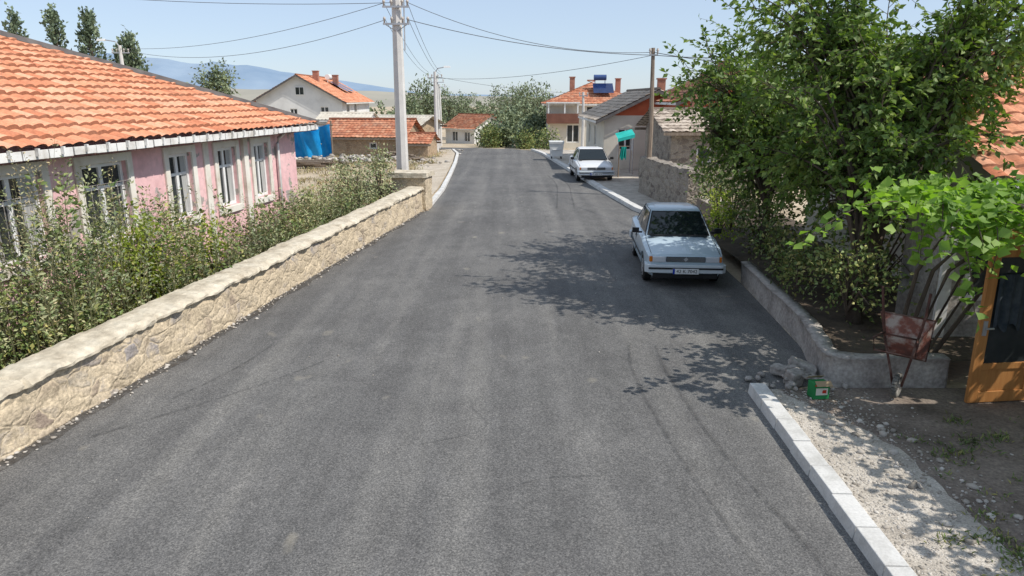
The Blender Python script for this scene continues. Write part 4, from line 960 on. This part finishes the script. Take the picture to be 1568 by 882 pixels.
    vs=[(x,4.08-y,z) for x,y,z in vs]; bp.add(vs,[(i,i+1,n+i+1,n+i) for i in range(5)]+[(n+i,n+i+1,2*n+i+1,2*n+i) for i in range(5)]+[(i+1,i,3*n+i,3*n+i+1) for i in range(5)])
    bp.build('bumpers',m_bumper,root,recalc=True,bevel=.015)
    hl=MB(); [hl.box((s_*.535,.03,.605),(.27,.05,.115)) for s_ in (-1,1)]; hl.build('headlights',m_lens,root,bevel=.015)
    ind=MB(); [ind.box((s_*.70,.055,.605),(.055,.06,.11),-s_*.25) for s_ in (-1,1)]; ind.build('indicators',m_amber,root,bevel=.008)
    gr=MB(); [gr.box((0,.006,.575+.022*q),(.76,.006,.006)) for q in range(4)]; gr.box((0,.004,.61),(.06,.01,.07),0,mat=Matrix.Rotation(.78,3,'Y')); gr.build('grille_bars',m_metal,root)
    pl=MB(); pl.box((0,-.06,.375),(.52,.012,.11)); pl.build('number_plate',m_white,root,bevel=.003)
    pb=MB(); pb.box((-.24,-.067,.375),(.04,.006,.108)); pb.build('plate_band',M('plate_blue',[(.01,.04,.35)],3,.5),root)
    tx=bpy.data.curves.new('plate_text','FONT'); tx.body=plate; tx.size=.1; tx.align_x='CENTER'; tx.align_y='CENTER'; tx.materials.append(m_black)
    to=bpy.data.objects.new('plate_text',tx); COL.objects.link(to); to.parent=root; to.location=(.02,-.071,.375); to.rotation_euler=(R(90),0,0)
    tl=MB(); [tl.box((s_*.55,4.04,.66),(.34,.03,.16)) for s_ in (-1,1)]; tl.build('tail_lights',m_tail,root,bevel=.01)
    mr=MB()
    for s_ in (-1,1): mr.box((s_*.90,1.47,.95),(.15,.08,.11),s_*.15); mr.box((s_*.80,1.5,.9),(.1,.04,.04))
    mr.build('mirrors',m_black,root,bevel=.015)
    sm=MB()
    for s_ in (-1,1): 
        sm.tube([(s_*.69,.14,.708),(s_*.70,.45,.762),(s_*.71,.9,.822),(s_*.705,1.15,.856)],.0045,5)
        sm.tube([(s_*.715,1.2,.885),(s_*.555,1.84,1.345),(s_*.58,2.3,1.362),(s_*.545,2.9,1.345),(s_*.70,3.36,.9)],.008,5)
    sm.build('seams',m_black,root)
    ty=MB(); hb=MB(); hd=MB()
    for y in (.74,3.2):
        for s_ in (-1,1):
            x0,x1=s_*.62,s_*.79
            ty.tube([(x0,y,.285),(x0+s_*.015,y,.285),(x1-s_*.02,y,.285),(x1,y,.285)],[.255,.285,.285,.255],28)
            hb.tube([(x1-s_*.02,y,.285),(x1+s_*.006,y,.285),(x1+s_*.012,y,.285)],[.185,.18,.12],24)
            for q in range(8):
                a=q*math.pi/4; hd.tube([(x1+s_*.008,y+.13*math.cos(a),.285+.13*math.sin(a)),(x1+s_*.014,y+.13*math.cos(a),.285+.13*math.sin(a))],.022,8)
    ty.build('tyres',m_tyre,root); hb.build('wheels',m_metal,root); hd.build('wheel_holes',m_black,root)
    return root
m_carglass=M('car_glass',[(.012,.018,.02)],2,.04,spec=.7)
m_lens=M('headlight_lens',[(.5,.52,.54),(.65,.67,.7)],30,.12,spec=.8,stretch=(8,1,1))
m_amber=M('amber_lens',[(.6,.18,.02)],3,.2)
m_tail=M('tail_lens',[(.4,.01,.01)],3,.2)
m_bumper=M('bumper_plastic',[(.55,.6,.63),(.63,.68,.7)],3,.5)
paint1=M('silver_blue_paint',[(.45,.56,.63),(.5,.61,.68)],3,.3,spec=.5,metal=.05,coat=.5,fine=(60,.96,1.04))
paint2=M('white_car_paint',[(.72,.73,.73),(.78,.79,.79)],3,.35,spec=.5,coat=.4)
car('parked_car',(3.36,13.55,.006),R(-4.5),paint1,'42 K 7042',.95)
car('parked_car',(3.68,31.6,.02),R(1.5),paint2,'42 AB 315')

# ------------------------------------------------------------ light & camera
el=R(49); az=R(110)
sd=Vector((math.sin(az)*math.cos(el),math.cos(az)*math.cos(el),math.sin(el)))
L=bpy.data.lights.new('sun','SUN'); L.energy=4.4; L.angle=R(.5); L.color=(1,.945,.87)
lo=bpy.data.objects.new('sun',L); COL.objects.link(lo); lo.rotation_euler=(-sd).to_track_quat('-Z','Y').to_euler()
w=bpy.data.worlds.new('World'); scene.world=w; w.use_nodes=True; nt=w.node_tree
sk=nt.nodes.new('ShaderNodeTexSky'); sk.sky_type='NISHITA'; sk.sun_disc=False; sk.sun_elevation=el; sk.sun_rotation=az; sk.altitude=1000; sk.air_density=1.0; sk.dust_density=.8; sk.ozone_density=3
t1=mixc(nt,sk.outputs[0],(1.0,1.03,1.16),1.0,'MULTIPLY')
t2=mixc(nt,t1,(5.1,5.9,6.7),.55)
bg=nt.nodes['Background']; nt.links.new(t2,bg.inputs[0]); bg.inputs[1].default_value=.13
cam=bpy.data.cameras.new('camera'); cam.sensor_width=36; cam.lens=25.26; cam.clip_end=20000; cam.clip_start=.05
co=bpy.data.objects.new('camera',cam); COL.objects.link(co); co.location=(0,0,3.6); co.rotation_euler=(R(90-14.8),0,0)
scene.camera=co
scene.view_settings.view_transform='Standard'; scene.view_settings.look='None'; scene.view_settings.exposure=0
